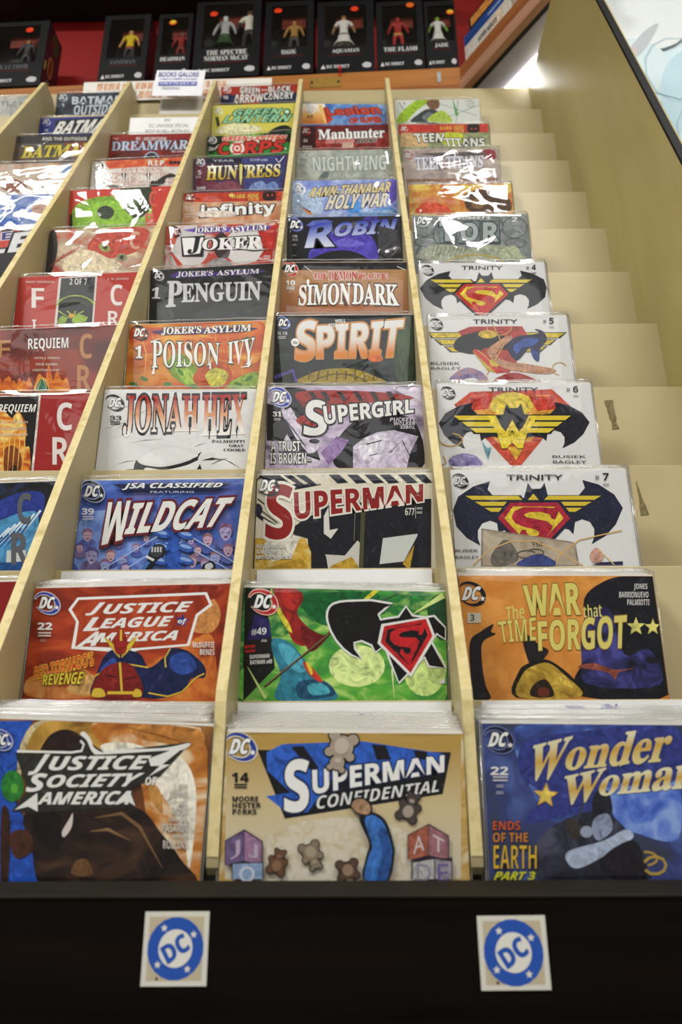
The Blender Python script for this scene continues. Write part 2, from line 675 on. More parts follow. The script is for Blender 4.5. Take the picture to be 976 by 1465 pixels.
rack = thing('comic_rack', 'stepped tan comic rack with slanted dividers and a dark wooden kick board', 'display rack', (0, 0, 0))
XL = PX0 - 1.6 * PITCHX
for k in range(2, 14):
    m = MB()
    top = bz(k)
    m.prism([(by(k), top - 0.30), (by(k) + 0.0036, top - 0.30), (by(k) + 0.0036, top - 0.0006), (by(k) + 0.0030, top), (by(k) + 0.0006, top), (by(k), top - 0.0006)], 'x', XL, XW, tan)
    ro = m.build('riser_board', rack)
    if k in (4, 5):
        g = surface('dried_adhesive', ('6a5f40', '7c7050', '8c7f5c'), (300, 300, 300), 0.8, 0.1, 0.4)
        m2 = MB()
        r = random.Random(k)
        xm, zm = {5: (0.3265, 0.345), 4: (0.3215, 0.2175)}[k]
        n = 9
        ha, wa = 0.0185, {5: 0.0045, 4: 0.003}[k]
        l_, r_ = [], []
        for i in range(n):
            t = i / (n - 1)
            ww = wa * (0.55 + 0.5 * r.random()) * ({5: (1.2 if t < .2 else .9), 4: t * 1.3 + .15}[k])
            cx = xm + 0.004 * t
            l_.append((cx - ww, zm + H0 + ha * (1 - 2 * t)))
            r_.append((cx + ww, zm + H0 + ha * (1 - 2 * t) + 0.0008))
        m2.prism(l_ + r_[::-1], 'y', by(k) - 0.0006, by(k) - 0.0001, g)
        m2.build('adhesive_mark', ro)

# dividers: upright at the foot, then a straight slope to a peak
pk_z = 1.35
sl = DEP / RISE
for i in range(-1, 5):
    x = PX0 + i * PITCHX
    foot = -0.1225
    pts = [(-0.030, foot - 0.002), (-0.046, foot), (-0.0515, foot + 0.005), (-0.053, foot + 0.012), (-0.0495, -0.006)]
    for j in range(0, 24):
        z = 0.002 + (pk_z - 0.002) * j / 23
        pts.append((z * sl - NOSE + rnd.uniform(-1, 1) * 0.0004, z))
    pts += [(pk_z * sl - NOSE + 0.004, pk_z + 0.002), (0.64, pk_z + 0.002), (0.70, pk_z - 0.05), (0.70, 0.9), (0.03, foot - 0.002)]
    m = MB()
    m.prism([(p[0], p[1] + H0) for p in pts], 'x', x - TH / 2, x + TH / 2, tan)
    # raw edge strip of the board
    e = [q for q in pts[3:5 + 24]]
    for a, c in zip(e[:-1], e[1:]):
        m.face([(x - TH / 2 + .0002, a[0] - .0003, a[1] + H0), (x + TH / 2 - .0002, a[0] - .0003, a[1] + H0), (x + TH / 2 - .0002, c[0] - .0003, c[1] + H0), (x - TH / 2 + .0002, c[0] - .0003, c[1] + H0)], tan_edge)
    m.build('divider', rack)

# tall side panel on the right with a dark front edge
ps_ = [(-0.17, -0.20), (0.1056, 0.644), (0.2617, 1.124), (0.3514, 1.40), (0.72, 1.40), (0.72, -0.20)]
m = MB()
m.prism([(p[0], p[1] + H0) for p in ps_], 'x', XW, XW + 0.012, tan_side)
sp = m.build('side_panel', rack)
m = MB()
for a, c in zip(ps_[:3], ps_[1:4]):
    m.face([(XW - .0006, a[0] - .0006, a[1] + H0), (XW + .0095, a[0] - .0008, a[1] + H0), (XW + .0095, c[0] - .0008, c[1] + H0), (XW - .0006, c[0] - .0006, c[1] + H0)], black_board)
    m.face([(XW - .0007, a[0] + .0035, a[1] + H0), (XW - .0006, a[0] - .0006, a[1] + H0), (XW - .0006, c[0] - .0006, c[1] + H0), (XW - .0007, c[0] + .0035, c[1] + H0)], black_board)
m.build('edge_band', sp)

# dark kick board with a worn, sloping lip
m = MB()
m.box((XL, -0.085, 0.0), (XW + 0.012, -0.068, H0 - 0.1335), dark_wood)
m.build('kick_board', rack)
m = MB()
m.prism([(-0.0855, H0 - 0.1335), (-0.0862, H0 - 0.1322), (-0.0850, H0 - 0.1312), (-0.0690, H0 - 0.1245), (-0.0665, H0 - 0.1245), (-0.0665, H0 - 0.1335)], 'x', XL, XW + 0.012, lip_wood)
m.build('kick_board_lip', rack)
m = MB()
m.box((XL, -0.068, H0 - 0.31), (XW, 0.0, H0 - 0.30), tan)
m.build('bottom_shelf', rack)


def column_x(c):
    i = 'ZABCDE'.index(c) - 1
    return PX0 + i * PITCHX


# ------------------------------------------------------------ comics
COVERS = """
= D 1 -0.0572 -0.0648 -0.0282 -0.0113 m35 7 # front gold and tan bagged comic with blue block title above the dark kick board
P m0 -16 6 1684 -6 1640 947 43 962
E m1 829 869 623 -5 3 305
P 17171b 226 121 1607 127 1537 409 437 579
P 2f5fc4 291 138 404 80 982 57 1555 139 1551 252 804 257 594 535 449 536 299 432 474 408 302 261
P 17171b 464 99 554 92 666 239 611 259
P 17171b 773 77 862 73 902 200 824 220
P 17171b 1041 76 1141 84 1179 179 1080 184
P 17171b 1338 114 1437 124 1435 181 1357 174
T 15234a b 0.048 S 428 200 590 180 598 526 436 536
T f0f0ee b 0.016 S 428 200 590 180 598 526 436 536
T 15234a b 0.066 UPERMAN 623 259 1555 150 1550 261 630 416
T f0f0ee b 0.016 UPERMAN 623 259 1555 150 1550 261 630 416
T e6e6e6 i -0.005 CONFIDENTIAL 654 429 1513 315 1510 393 656 516
D 2b3f9a f2f2f2 dcd6c4 102 101 207 -1 11 197
T 15151a b 0.016 14 52 278 170 277 174 340 56 341
P 15151a 72 352 162 351 163 361 73 362
P 15151a 73 371 163 370 164 380 74 380
T 15151a b 0.012 MOORE 65 435 245 434 246 469 67 470
T 15151a b 0.012 HESTER 68 477 266 476 268 510 70 512
T 15151a b 0.012 PARKS 70 519 237 518 239 552 72 553
E 1c1a1a 797 204 61 0 1 58
E 1c1a1a 827 96 94 -1 1 90
E 1c1a1a 886 166 42 0 0 40
E 1c1a1a 739 129 42 0 1 40
E 1c1a1a 909 49 49 0 0 48
E 1c1a1a 778 16 50 0 1 48
E 1c1a1a 829 254 30 0 0 29
E 1c1a1a 744 233 31 0 0 29
E a89a8a 797 204 51 0 0 49
E a89a8a 827 96 84 -1 1 80
E a89a8a 886 166 32 0 0 30
E a89a8a 739 129 32 0 0 31
E a89a8a 909 49 40 0 0 38
E a89a8a 778 16 40 0 0 38
E a89a8a 829 254 21 0 0 20
E a89a8a 744 233 21 0 0 20
E c2b6a6 828 90 -50 -13 15 -55
E c2b6a6 801 190 -24 -6 5 -17
E 1c1a1a 1324 445 45 0 -1 42
E 1c1a1a 1294 520 67 -1 -1 63
E 1c1a1a 1257 467 30 0 -1 28
E 1c1a1a 1359 502 30 0 -1 28
E 1c1a1a 1231 548 35 0 -1 33
E 1c1a1a 1321 578 35 0 -1 33
E 1c1a1a 1306 407 22 0 0 21
E 1c1a1a 1366 428 22 0 -1 21
E 4a4140 1324 445 37 0 -1 35
E 4a4140 1294 520 60 0 -1 56
E 4a4140 1257 467 23 0 0 22
E 4a4140 1359 502 23 0 -1 22
E 4a4140 1231 548 28 0 0 26
E 4a4140 1321 578 28 0 -1 26
E 4a4140 1306 407 15 0 0 14
E 4a4140 1366 428 15 0 0 14
E a89a8e 1292 524 35 12 -15 38
E a89a8e 1320 456 17 6 -5 12
E 1c1a1a 652 860 42 0 1 38
E 1c1a1a 623 792 64 -1 1 58
E 1c1a1a 685 808 28 0 0 26
E 1c1a1a 588 841 28 0 1 26
E 1c1a1a 650 738 34 0 1 31
E 1c1a1a 563 767 34 0 1 31
E 1c1a1a 690 876 21 0 0 19
E 1c1a1a 634 895 21 0 0 19
E 8a7a66 652 860 35 0 1 32
E 8a7a66 623 792 57 0 1 52
E 8a7a66 685 808 22 0 0 20
E 8a7a66 588 841 22 0 0 20
E 8a7a66 650 738 27 0 1 25
E 8a7a66 563 767 27 0 1 25
E 8a7a66 690 876 14 0 0 13
E 8a7a66 634 895 14 0 0 13
E a89882 622 789 -33 11 -15 -35
E a89882 648 851 -16 5 -4 -11
E 1c1a1a 410 809 38 0 1 35
E 1c1a1a 394 872 58 -1 2 52
E 1c1a1a 356 832 26 0 1 24
E 1c1a1a 447 853 26 0 1 24
E 1c1a1a 344 900 30 0 1 28
E 1c1a1a 425 919 30 0 1 27
E 1c1a1a 390 779 19 0 1 17
E 1c1a1a 443 791 19 0 1 17
E 6a4a36 410 809 32 0 1 29
E 6a4a36 394 872 52 0 2 47
E 6a4a36 356 832 20 0 1 18
E 6a4a36 447 853 20 0 1 18
E 6a4a36 344 900 24 0 1 22
E 6a4a36 425 919 24 0 1 22
E 6a4a36 390 779 13 0 0 12
E 6a4a36 443 791 13 0 0 12
E 8a6a50 393 876 31 7 -8 32
E 8a6a50 408 817 15 3 -3 10
P 2a2430 30 721 161 648 293 723 300 882 169 890 39 873
P 6a5880 36 725 157 659 167 847 45 877
P 9a7496 162 659 285 728 292 875 172 847
T b8a8c0 r 0 J 67 743 135 711 141 816 73 843
T b8a8c0 r 0 J 190 715 261 751 265 842 195 815
P 2a2430 86 861 302 852 307 959 92 961
P 8aa2c6 94 868 295 859 299 959 99 961
T c6cede r 0.016 O 139 883 243 882 247 977 144 978
P 2a2430 1284 675 1433 602 1569 677 1562 836 1420 844 1281 827
P a8604a 1290 679 1428 612 1422 801 1287 832
P 9a6872 1433 612 1561 682 1555 830 1427 801
T cfc4c4 r 0 A 1322 697 1399 665 1396 770 1320 798
T cfc4c4 r 0 T 1458 669 1533 705 1529 796 1455 769
P 2a2430 1307 844 1586 813 1580 948 1305 950
P b8b4b4 1317 850 1461 825 1457 949 1314 950
P 9c94a0 1468 825 1577 841 1573 948 1464 949
T 8c8898 r 0 D 1343 857 1437 856 1434 966 1340 967
T 6a5c98 r 0 E 1486 856 1558 855 1553 965 1482 966
B 16181f 980 953 999 815 1019 727 952 568 1039 531 1135 584 1186 726 1192 813 1149 952
B 3a72c0 991 953 1022 798 1041 745 992 586 1042 549 1119 599 1167 726 1174 814 1130 952
B 2a5298 1074 952 1109 797 1084 656 1134 638 1163 726 1170 814 1140 952
B 16181f 888 487 923 438 1000 441 1043 495 1027 553 942 546
B a98668 900 492 930 449 993 452 1031 499 1016 542 946 536
E 1c1a1a 891 976 43 0 0 39
E 1c1a1a 876 903 66 -1 0 60
E 1c1a1a 936 929 29 0 0 27
E 1c1a1a 831 947 29 0 0 27
E 1c1a1a 915 852 35 0 0 32
E 1c1a1a 821 868 35 0 0 32
E 1c1a1a 927 998 22 0 0 19
E 1c1a1a 866 1008 22 0 0 19
E 5a4438 891 976 36 0 0 33
E 5a4438 876 903 59 -1 0 54
E 5a4438 936 929 23 0 0 20
E 5a4438 831 947 22 0 0 20
E 5a4438 915 852 28 0 0 25
E 5a4438 821 868 28 0 0 25
E 5a4438 927 998 15 0 0 13
E 5a4438 866 1008 15 0 0 13
E 9a8068 876 899 -36 6 -7 -37
E 9a8068 889 966 -17 3 -2 -12
= D 2 0.0047 -0.0648 0.0962 -0.0309 m36 3 # green bagged comic with large black and red winged emblem in the centre pocket
B m2 46 662 492 340 1075 207 1688 311 1677 902 66 944
B 12602c 480 60 993 17 1151 64 996 209 725 315 546 220
E c8e088 1519 663 171 -4 -2 206
E d8ea9a 966 639 229 -6 3 170
P 0f1512 0 0 229 5 212 228 297 675 56 944
B 8f1f1c 249 4 448 10 501 90 458 222 591 377 586 475 440 459 340 225
B b02a22 309 13 428 20 471 91 412 223 395 342 357 184
B 6a1414 491 320 689 394 745 314 719 413 578 533
B d8cc3a 223 5 286 146 393 303 420 381 359 324 259 146
B d8cc3a 994 98 1111 -16 1170 -38 1073 66
B 2f7f98 264 434 401 460 563 630 683 778 780 832 783 916 330 928 348 730 259 522
B 4fa8c0 315 482 422 498 545 649 509 707 390 634
B 1c4c6c 493 783 702 769 791 878 518 913
B 46a0b4 571 809 684 788 753 861 611 883
B c83a28 524 612 603 667 683 760 664 779 566 706
B e0c838 547 622 575 629 608 705 590 717
L 3a2a20 171 0 220 828 747 373
L 8a6a4a 76 0 221 820 747 365
L 50564e 177 0 1034 148 1348 -43
B 1c4a2a 1545 115 1693 31 1686 389 1600 352
L e8f0b0 151 1 1272 894 1253 669 1310 515
L d4e890 508 1 1426 198 1683 31
L cfe58a 269 1 65 661 235 921
P e6e6e4 697 237 700 191 718 149 750 118 802 99 875 89 1074 78 1257 105 1201 163 1146 211 1164 246 1189 234 1300 216 1366 125 1425 202 1524 214 1606 201 1705 302 1696 414 1623 369 1587 426 1701 640 1549 639 1515 565 1475 609 1311 779 1236 619 1184 474 1118 537 1077 476 998 443 947 457 955 497 1015 586 917 563 845 510 783 441 734 361 708 290
P 101012 715 235 718 195 732 159 759 134 806 117 876 107 1073 96 1250 122 1191 148 1129 205 1153 260 1192 252 1309 231 1368 143 1417 218 1524 232 1598 218 1690 310 1688 399 1619 352 1570 431 1683 639 1558 624 1521 548 1463 597 1310 762 1252 612 1194 460 1117 520 1088 462 1000 426 933 447 940 505 999 580 925 548 857 497 797 431 750 353 724 285
P e6e6e4 1163 289 1548 217 1611 385 1407 721 1132 452
P c01f26 1185 307 1532 236 1586 378 1404 686 1158 446
P 101012 1215 334 1508 272 1547 368 1398 635 1196 436
P c01f26 1541 273 1499 371 1474 373 1468 341 1413 335 1338 352 1305 379 1327 396 1380 396 1448 396 1477 425 1465 470 1425 552 1398 634 1354 572 1317 530 1322 498 1338 493 1355 525 1381 537 1405 517 1407 491 1381 477 1326 475 1272 458 1234 418 1237 363 1292 322 1412 297 1491 286 1511 273
P e6e6e4 1622 764 1682 719 1681 764
D b8202a f2f2f2 e8b8a8 167 124 213 -5 13 216
P 2a2260 104 230 224 267 261 464 51 459 81 330
T f0f0ee b 0 #49 83 350 207 343 211 406 87 413
P 1a1414 28 460 247 425 275 637 36 677
P b02020 35 498 121 487 123 510 36 524
P b02020 41 537 126 525 127 548 39 558
T f0f0ee b 0 SUPERMAN/ 82 575 251 559 253 592 85 607
T f0f0ee b 0 BATMAN_#49 89 619 269 603 272 641 92 657
P cfcfcf 171 446 218 445 218 450 171 451
P cfcfcf 172 457 218 455 218 461 172 462
= D 3 0.0642 -0.0648 0.2250 -0.0003 ded8c4 2 # cream bagged comic with huge dark red title over black and cream blocks
P 1a1e2c -4 0 489 -3 626 108 356 160 153 117
P ded8c4 218 -3 249 -3 378 92 337 101
P ded8c4 335 -2 367 -2 495 93 454 102
P ded8c4 462 -1 494 -1 621 94 581 103
P ded8c4 621 1 652 1 779 95 738 104
P ded8c4 765 2 797 2 923 96 882 106
P ded8c4 964 4 996 4 1121 98 1080 107
P ded8c4 1122 5 1154 5 1278 99 1237 109
P ded8c4 1303 6 1334 7 1458 101 1417 110
P ded8c4 1483 8 1515 8 1637 102 1596 112
P 1a1e2c 693 1 795 2 884 86 783 95
P 1a1e2c 874 3 975 4 1065 88 963 97
P 1a1e2c 1043 4 1145 5 1233 89 1132 98
P 1a1e2c 1190 5 1292 6 1379 90 1278 99
P 1a1e2c 1370 7 1472 8 1559 92 1458 101
P 1a1e2c 1528 8 1630 9 1716 93 1615 102
E 232a44 8 363 53 0 2 66
P 1a1e2c -34 427 23 404 199 516 142 534
L 1a1e2c 112 0 11 248 114 333
L 1a1e2c 89 0 48 368 207 500
P 15161e 319 571 428 490 694 326 1006 293 1318 283 1680 262 1648 981 522 973 497 654 375 618
P d8d4cc 649 433 694 338 705 574 787 558 716 660 650 608
P c8c4bc 662 816 847 828 968 680 990 703 975 976 695 974 673 838
P c8ccc8 1209 659 1546 615 1399 889 1171 914
P m3 2 650 475 653 531 792 533 969 -19 965
P d8d4c8 102 674 431 635 351 836 173 880 62 788
P b08a28 175 926 434 848 533 969 46 965
P b8942e 716 929 912 840 972 931 971 972 706 970
P b8942e 1387 911 1502 730 1450 975
L 4a4a2e 400 0 1027 329 997 972
L 70705a 67 0 952 328 935 680
P 20222c 1534 451 1670 381 1644 976 1536 975
T e6e2d6 b 0.058 S 103 109 337 111 347 657 101 655
T 8e1c1a b 0.016 S 103 109 337 111 347 657 101 655
T e6e2d6 b 0.071 UPERMAN 361 191 1605 112 1598 290 375 466
T 8e1c1a b 0.016 UPERMAN 361 191 1605 112 1598 290 375 466
T e0e0da b -0.01 677 1427 356 1516 356 1513 432 1424 432
P c8c8c0 1538 352 1591 352 1591 359 1538 358
P c8c8c0 1538 364 1591 365 1590 371 1537 371
P c8c8c0 1536 395 1590 395 1589 401 1536 401
P c8c8c0 1536 407 1589 407 1589 414 1536 413
L c8c8c0 44 0 1527 345 1523 463
T 50504a b 0.034 ROBINSON 16 715 292 717 292 753 17 751
T e6e6e2 b 0.012 ROBINSON 16 715 292 717 292 753 17 751
T 50504a b 0.034 GUEDES 17 768 223 769 224 806 19 804
T e6e6e2 b 0.012 GUEDES 17 768 223 769 224 806 19 804
T 50504a b 0.034 MAGALHAES 15 820 351 822 351 859 16 857
T e6e6e2 b 0.012 MAGALHAES 15 820 351 822 351 859 16 857
D 14161e f2f2f2 - 103 116 207 2 7 222
= D 4 0.1249 -0.0648 0.3566 0.0012 m37 1 # pale violet and grey bagged comic with white title and red block shadows
P 1c1a20 199 3 426 31 521 655 588 896 347 798 188 505
B 1c1a20 762 658 984 415 1341 344 1624 471 1647 1014 891 1006 718 897
P c4b8d0 937 732 1048 636 1203 565 1379 542 1641 619 1546 811 1496 1012 934 1006
B dcd6e4 1003 697 1114 613 1290 590 1264 760 1196 902 1109 925 1023 853
L 2a2830 131 0 1079 709 1245 663
L 2a2830 109 0 1110 842 1197 819
L 2a2830 109 0 1328 808 1464 665 1604 1001
P 8a6aa0 587 800 762 609 894 659 805 803 675 944
P d2c8dc 161 306 261 257 341 408 454 606 522 800 456 811 322 628
L 3a3644 133 0 185 381 299 530 456 775
E cfc6da 240 344 67 1 1 65
E cfc6da 499 703 75 1 1 96
E 2a2830 521 667 57 1 0 29
P b8aac6 35 985 44 890 327 917 545 1002
P d4ccde 1709 21 1349 16 1678 223
B 96261e 314 131 363 61 718 47 1213 76 1526 120 1569 171 1031 216 718 312 519 508 409 495 319 407 429 309
P 2a1a1c 448 62 507 62 562 172 517 189
P 2a1a1c 583 63 642 64 696 174 651 191
P 2a1a1c 763 66 822 66 875 176 830 193
P 2a1a1c 943 68 1002 68 1054 178 1009 195
P 2a1a1c 1123 70 1181 70 1233 180 1188 197
P 2a1a1c 1303 72 1361 73 1412 182 1367 199
T 2a2426 b 0.058 S 432 173 629 176 652 588 410 595
T e8e8e6 b 0.016 S 432 173 629 176 652 588 410 595
T 2a2426 b 0.075 UPERGIRL 616 248 1604 172 1598 332 639 465
T e8e8e6 b 0.016 UPERGIRL 616 248 1604 172 1598 332 639 465
T c8c0cc b 0.01 PUCKETT 1346 394 1620 397 1612 442 1338 439
T c8c0cc b 0.01 WALKER 1380 444 1619 447 1610 486 1372 483
T c8c0cc b 0.01 SIBAL 1454 489 1612 491 1604 530 1446 528
P 1a181e -2 204 149 256 233 554 191 651 11 649
D 2f46a8 f2f2f2 d8d4e4 135 129 216 3 6 241
T f0f0ee s 0.016 31 67 305 161 306 163 366 69 365
P d8d4e0 78 385 154 386 154 395 79 394
P d8d4e0 79 403 154 404 155 413 79 413
T 1a181e b 0.05 A_TRUST 55 662 371 665 373 786 58 783
T f0f0ee b -0 A_TRUST 55 662 371 665 373 786 58 783
T 1a181e b 0.05 IS_BROKEN-- 50 800 487 804 488 933 53 928
T f0f0ee b 0 IS_BROKEN-- 50 800 487 804 488 933 53 928
= D 5 0.1856 -0.0648 0.4908 -0.0019 m38 1 # black bagged comic with white to orange cartoon lettering and a yellow arc
B 9a8420 306 948 438 821 657 756 950 759 1193 856 1289 957
L 5a4a14 170 0 414 905 437 780
L 5a4a14 170 0 526 906 545 781
L 5a4a14 170 0 638 907 652 782
L 5a4a14 170 0 750 908 760 783
L 5a4a14 170 0 862 909 867 783
L 5a4a14 170 0 974 910 975 784
L 5a4a14 170 0 1086 911 1082 785
L 5a4a14 170 0 1197 912 1190 786
L 5a4a14 170 0 404 1022 464 941 554 878 667 838 792 825 916 840 1029 882 1119 947 1178 1028
B 2a3c22 1405 115 1557 28 1680 118 1658 944 1484 914 1443 606
B 3c5030 1490 204 1605 117 1647 379 1561 776 1504 606
P 5a4aa0 3 845 236 752 293 931 259 948 222 797 12 890
T c88a4a b 0.051 S 273 98 503 70 484 625 263 629
T m4 b 0.016 S 273 98 503 70 484 625 263 629
T c88a4a b 0.056 PIRIT 517 165 1576 82 1498 578 521 597
T m4 b 0.016 PIRIT 517 165 1576 82 1498 578 521 597
E d0662a 1222 618 93 1 -1 51
E f0f0ee 248 383 50 0 1 58
T 15151a i 0 the 218 359 278 360 279 412 219 411
T f0f0ee b 0 WILL 734 61 865 56 865 104 734 108
T f0f0ee b 0 EISNER'S 659 119 884 121 884 174 659 172
D 6a78b8 f2f2f2 - 97 102 161 2 5 187
T c8c8c8 b 0 N.18 30 230 150 231 151 278 32 276
P b8b8b8 32 294 132 295 132 308 33 307
P b8b8b8 33 319 133 320 133 333 33 332
= D 6 0.2475 -0.0648 0.6192 -0.0096 m39 0 # rust red bagged comic with jagged white title lettering
P 17171c 0 7 1699 7 1697 122 4 129
L d8d8d8 85 0 48 14 108 143
L d8d8d8 84 0 302 59 417 161
L d8d8d8 112 0 1566 74 1691 136
T e0dcd4 s 0.068 THE 431 185 616 186 617 273 433 272
T c43a2c s 0.016 THE 431 185 616 186 617 273 433 272
T e0dcd4 s 0.068 DEMON 638 152 1019 153 1019 288 640 287
T b8241e s 0.016 DEMON 638 152 1019 153 1019 288 640 287
T e0dcd4 s 0.068 PLAGUE! 1041 187 1433 189 1431 276 1041 275
T c43a2c s 0.016 PLAGUE! 1041 187 1433 189 1431 276 1041 275
T 3a1a14 s 0.06 SIMON 246 379 936 341 931 678 243 695
T f0f0ee s 0.016 SIMON 246 379 936 341 931 678 243 695
T 3a1a14 s 0.063 DARK 969 348 1563 370 1579 699 958 671
T f0f0ee s 0.016 DARK 969 348 1563 370 1579 699 958 671
P f0f0ee 339 306 360 272 383 306 368 379 352 379
D b8282a f2f2f2 e0c0b0 110 109 197 1 7 236
T f0f0ee b 0.016 10 59 298 182 298 184 378 62 378
P f0f0ee 68 398 179 398 180 413 68 413
P f0f0ee 69 427 180 428 181 442 69 442
= D 7 0.3070 -0.0648 0.7465 0.0066 17181d 0 # black bagged comic with violet blue title and purple arch
B m5 318 743 426 452 716 250 1056 257 1270 411 1333 763 1142 760 953 639 570 661
L 1a1430 144 0 474 542 619 397
B 6a60c8 594 515 860 402 1148 497 1002 552 738 547
B 17181d 426 759 618 632 929 624 1142 774
P 3c2f90 1157 19 1353 8 1249 261 1057 167
T 1a1a2a b 0.053 R 357 153 718 34 681 531 272 552
T m6 b 0.016 R 357 153 718 34 681 531 272 552
P 5a66b8 284 151 376 69 596 52 693 100 474 110 352 171
T 1a1a2a i 0.056 OBIN 730 115 1634 53 1616 305 696 363
T m7 i 0.016 OBIN 730 115 1634 53 1616 305 696 363
P 3a3a40 1349 174 1636 270 1676 654 1476 766 1336 647
L 8a8a90 191 1 1525 738 1650 566 1659 654
L 55555c 143 1 1239 703 1434 561 1559 417
D 6a74b8 f2f2f2 - 121 133 209 4 3 257
T d0d0d0 b 0 176 74 326 149 328 150 369 75 368
P a0a0a0 73 392 160 393 160 405 73 403
P a0a0a0 73 415 160 417 160 429 73 427
P a0a0a0 79 489 141 491 141 499 79 498
P a0a0a0 79 506 142 507 142 516 79 515
P 808080 86 680 143 681 143 689 86 688
P 808080 86 695 143 696 144 704 86 703
= D 8 0.3793 -0.0648 0.8835 0.0043 m40 0 # blue violet bagged comic with cream slanted two line title
B a8bcd8 35 271 381 210 488 513 436 692 14 684
P 4a90d8 1021 257 1077 456 1244 468 1111 596 1152 797 1015 680 875 792 921 592 791 459 959 454
B 5a4ab0 1532 65 1693 34 1686 403 1547 467
L d87a1a 529 1 131 539 317 690
L 1a1a24 212 1 37 438 304 641
B 3f82c8 1173 657 1544 566 1676 716 1172 716
T 3a3244 i 0.068 RANN-THANAGAR 322 149 1612 46 1585 254 262 342
T d8c890 i 0.016 RANN-THANAGAR 322 149 1612 46 1585 254 262 342
T 3a3244 i 0.068 HOLY_WAR 594 308 1552 280 1524 546 531 599
T dcd4c0 i 0.016 HOLY_WAR 594 308 1552 280 1524 546 531 599
D dfe4ee f6f6f6 - 114 165 187 4 3 234
T b8d0e8 b 0 STARLIN_LIM_HANNA 1095 617 1627 627 1625 679 1094 669
= D 9 0.4516 -0.0648 1.0198 0.0012 m41 0 # grey green bagged comic with tall pale letters and bright creases
T 6e7a74 b 0.03 NIGHTWING 278 151 1592 118 1577 467 301 482
T c8ccc6 b 0 NIGHTWING 278 151 1592 118 1577 467 301 482
B 606c68 383 652 497 492 584 509 527 654
D 8a8e88 c8c8c4 - 106 130 175 3 3 223
= D 10 0.5332 -0.0648 1.1626 0.0072 6a1c1e 0 # dark red bagged comic with white serif title
B m8 318 141 980 444 1681 174 1668 599 4 567
P c8a894 807 399 1012 396 1022 567 790 570
P 3c1214 0 8 302 7 293 566 -3 567
T 1c1012 s 0.058 Manhunter 337 108 1627 81 1620 329 350 347
T ececea s 0.016 Manhunter 337 108 1627 81 1620 329 350 347
T e0d0c8 i 0.068 THE_STANDS 495 359 1045 348 1043 438 488 441
T c02a22 i 0.016 THE_STANDS 495 359 1045 348 1043 438 488 441
T d8d0c8 i 0.058 ALONE 1082 357 1480 342 1465 440 1068 454
T 16161a i 0.016 ALONE 1082 357 1480 342 1465 440 1068 454
D a8282a d8c8c0 - 102 127 165 4 1 214
T d8d0cc b 0 44 53 324 135 326 135 416 53 414
P c8b8b0 35 503 224 508 224 534 35 530
P c8b8b0 35 557 224 561 224 588 35 583
= D 11 0.5777 -0.0648 1.2691 -0.0283 m42 0 # blue and orange bagged comic highest in the centre pocket column
P m9 0 9 449 -5 549 546 3 561
L e8c070 669 0 350 32 498 512
P b83a20 419 111 501 74 628 424 515 538
T 7a1c14 b 0.076 Legion 452 110 1520 28 1622 326 560 364
T c8482a b 0.016 Legion 452 110 1520 28 1622 326 560 364
T 7a1c14 b 0.073 OF_SUPER 959 377 1588 335 1629 482 962 524
T c8482a b 0.016 OF_SUPER 959 377 1588 335 1629 482 962 524
D d0d0d0 f4f4f4 - 153 149 200 -2 10 263
T 3a3a3a b 0 43 99 316 219 315 222 385 102 386
= E 1 -0.0572 0.1187 -0.0229 -0.0136 m43 6 # front dark blue bagged comic with golden curved title and star
B m10 246 20 809 -1 1405 25 1328 581 891 701 817 528 466 648 300 386
B 323c84 303 128 740 46 1383 9 1336 523 687 588 280 664 387 474 255 356
B m11 862 395 1167 451 1354 390 1304 753 1040 728 897 643
B m12 332 792 560 633 811 586 979 728 1023 869 1050 1021 344 1029
B a8b4cc 540 846 791 773 952 700 991 757 781 872 622 943 548 930
B 22222e 761 470 856 454 873 586 803 659 731 616
L 3a4050 188 0 720 411 656 588 584 704
B 3a3430 542 662 620 646 650 732 579 761
E 9aa4b8 682 717 43 0 -4 37
B 8a94b0 745 631 840 601 860 701 761 773 721 717
B 1c1a22 781 872 1005 771 1051 1007 782 997
L b89a48 181 0 1053 905 1089 877 1139 868 1182 885 1198 918 1181 954 1138 976 1088 976 1053 952
L b89a48 137 0 1059 841 1088 841 1115 848 1134 859 1142 875 1140 891 1126 906 1103 917 1075 924
T 323c84 s 0.043 W 364 155 641 88 505 369 300 392
T m13 s 0.016 W 364 155 641 88 505 369 300 392
T 323c84 s 0.038 onder 639 109 1384 6 1280 248 560 317
T m14 s 0.016 onder 639 109 1384 6 1280 248 560 317
T 323c84 s 0.043 W 569 361 857 299 757 511 528 553
T m13 s 0.016 W 569 361 857 299 757 511 528 553
T m15 s 0.016 oman 835 358 1506 261 1451 422 778 485
P c8a040 434 396 448 456 513 463 456 499 464 559 415 522 355 553 382 495 336 453 402 454
P d8bc58 431 417 442 463 491 468 448 496 454 542 416 514 370 537 391 492 356 460 406 461
D 16182a eaeaea 6a74a8 115 114 192 -2 -11 183
T e2e2e6 b 0.012 22 48 298 171 297 167 351 45 352
P c0c0cc 60 361 164 360 163 371 59 372
P c0c0cc 59 383 162 382 162 393 58 394
P a8a8b8 78 418 132 417 131 423 78 423
P a8a8b8 78 429 131 428 131 434 78 434
P a8a8b8 76 462 129 462 129 467 76 468
P a8a8b8 75 473 128 473 128 478 75 479
T 1a1820 b 0.025 ENDS 43 655 231 653 227 711 40 713
T c85a2a b -0.005 ENDS 43 655 231 653 227 711 40 713
T 1a1820 b 0.025 OF_THE 39 730 278 727 274 787 35 790
T d0822a b -0.005 OF_THE 39 730 278 727 274 787 35 790
T 1a1820 b 0.015 EARTH 37 807 334 804 322 955 29 958
T d8b030 b -0.015 EARTH 37 807 334 804 322 955 29 958
T 1a1820 i 0.034 PART_3 43 975 315 972 299 1021 28 1024
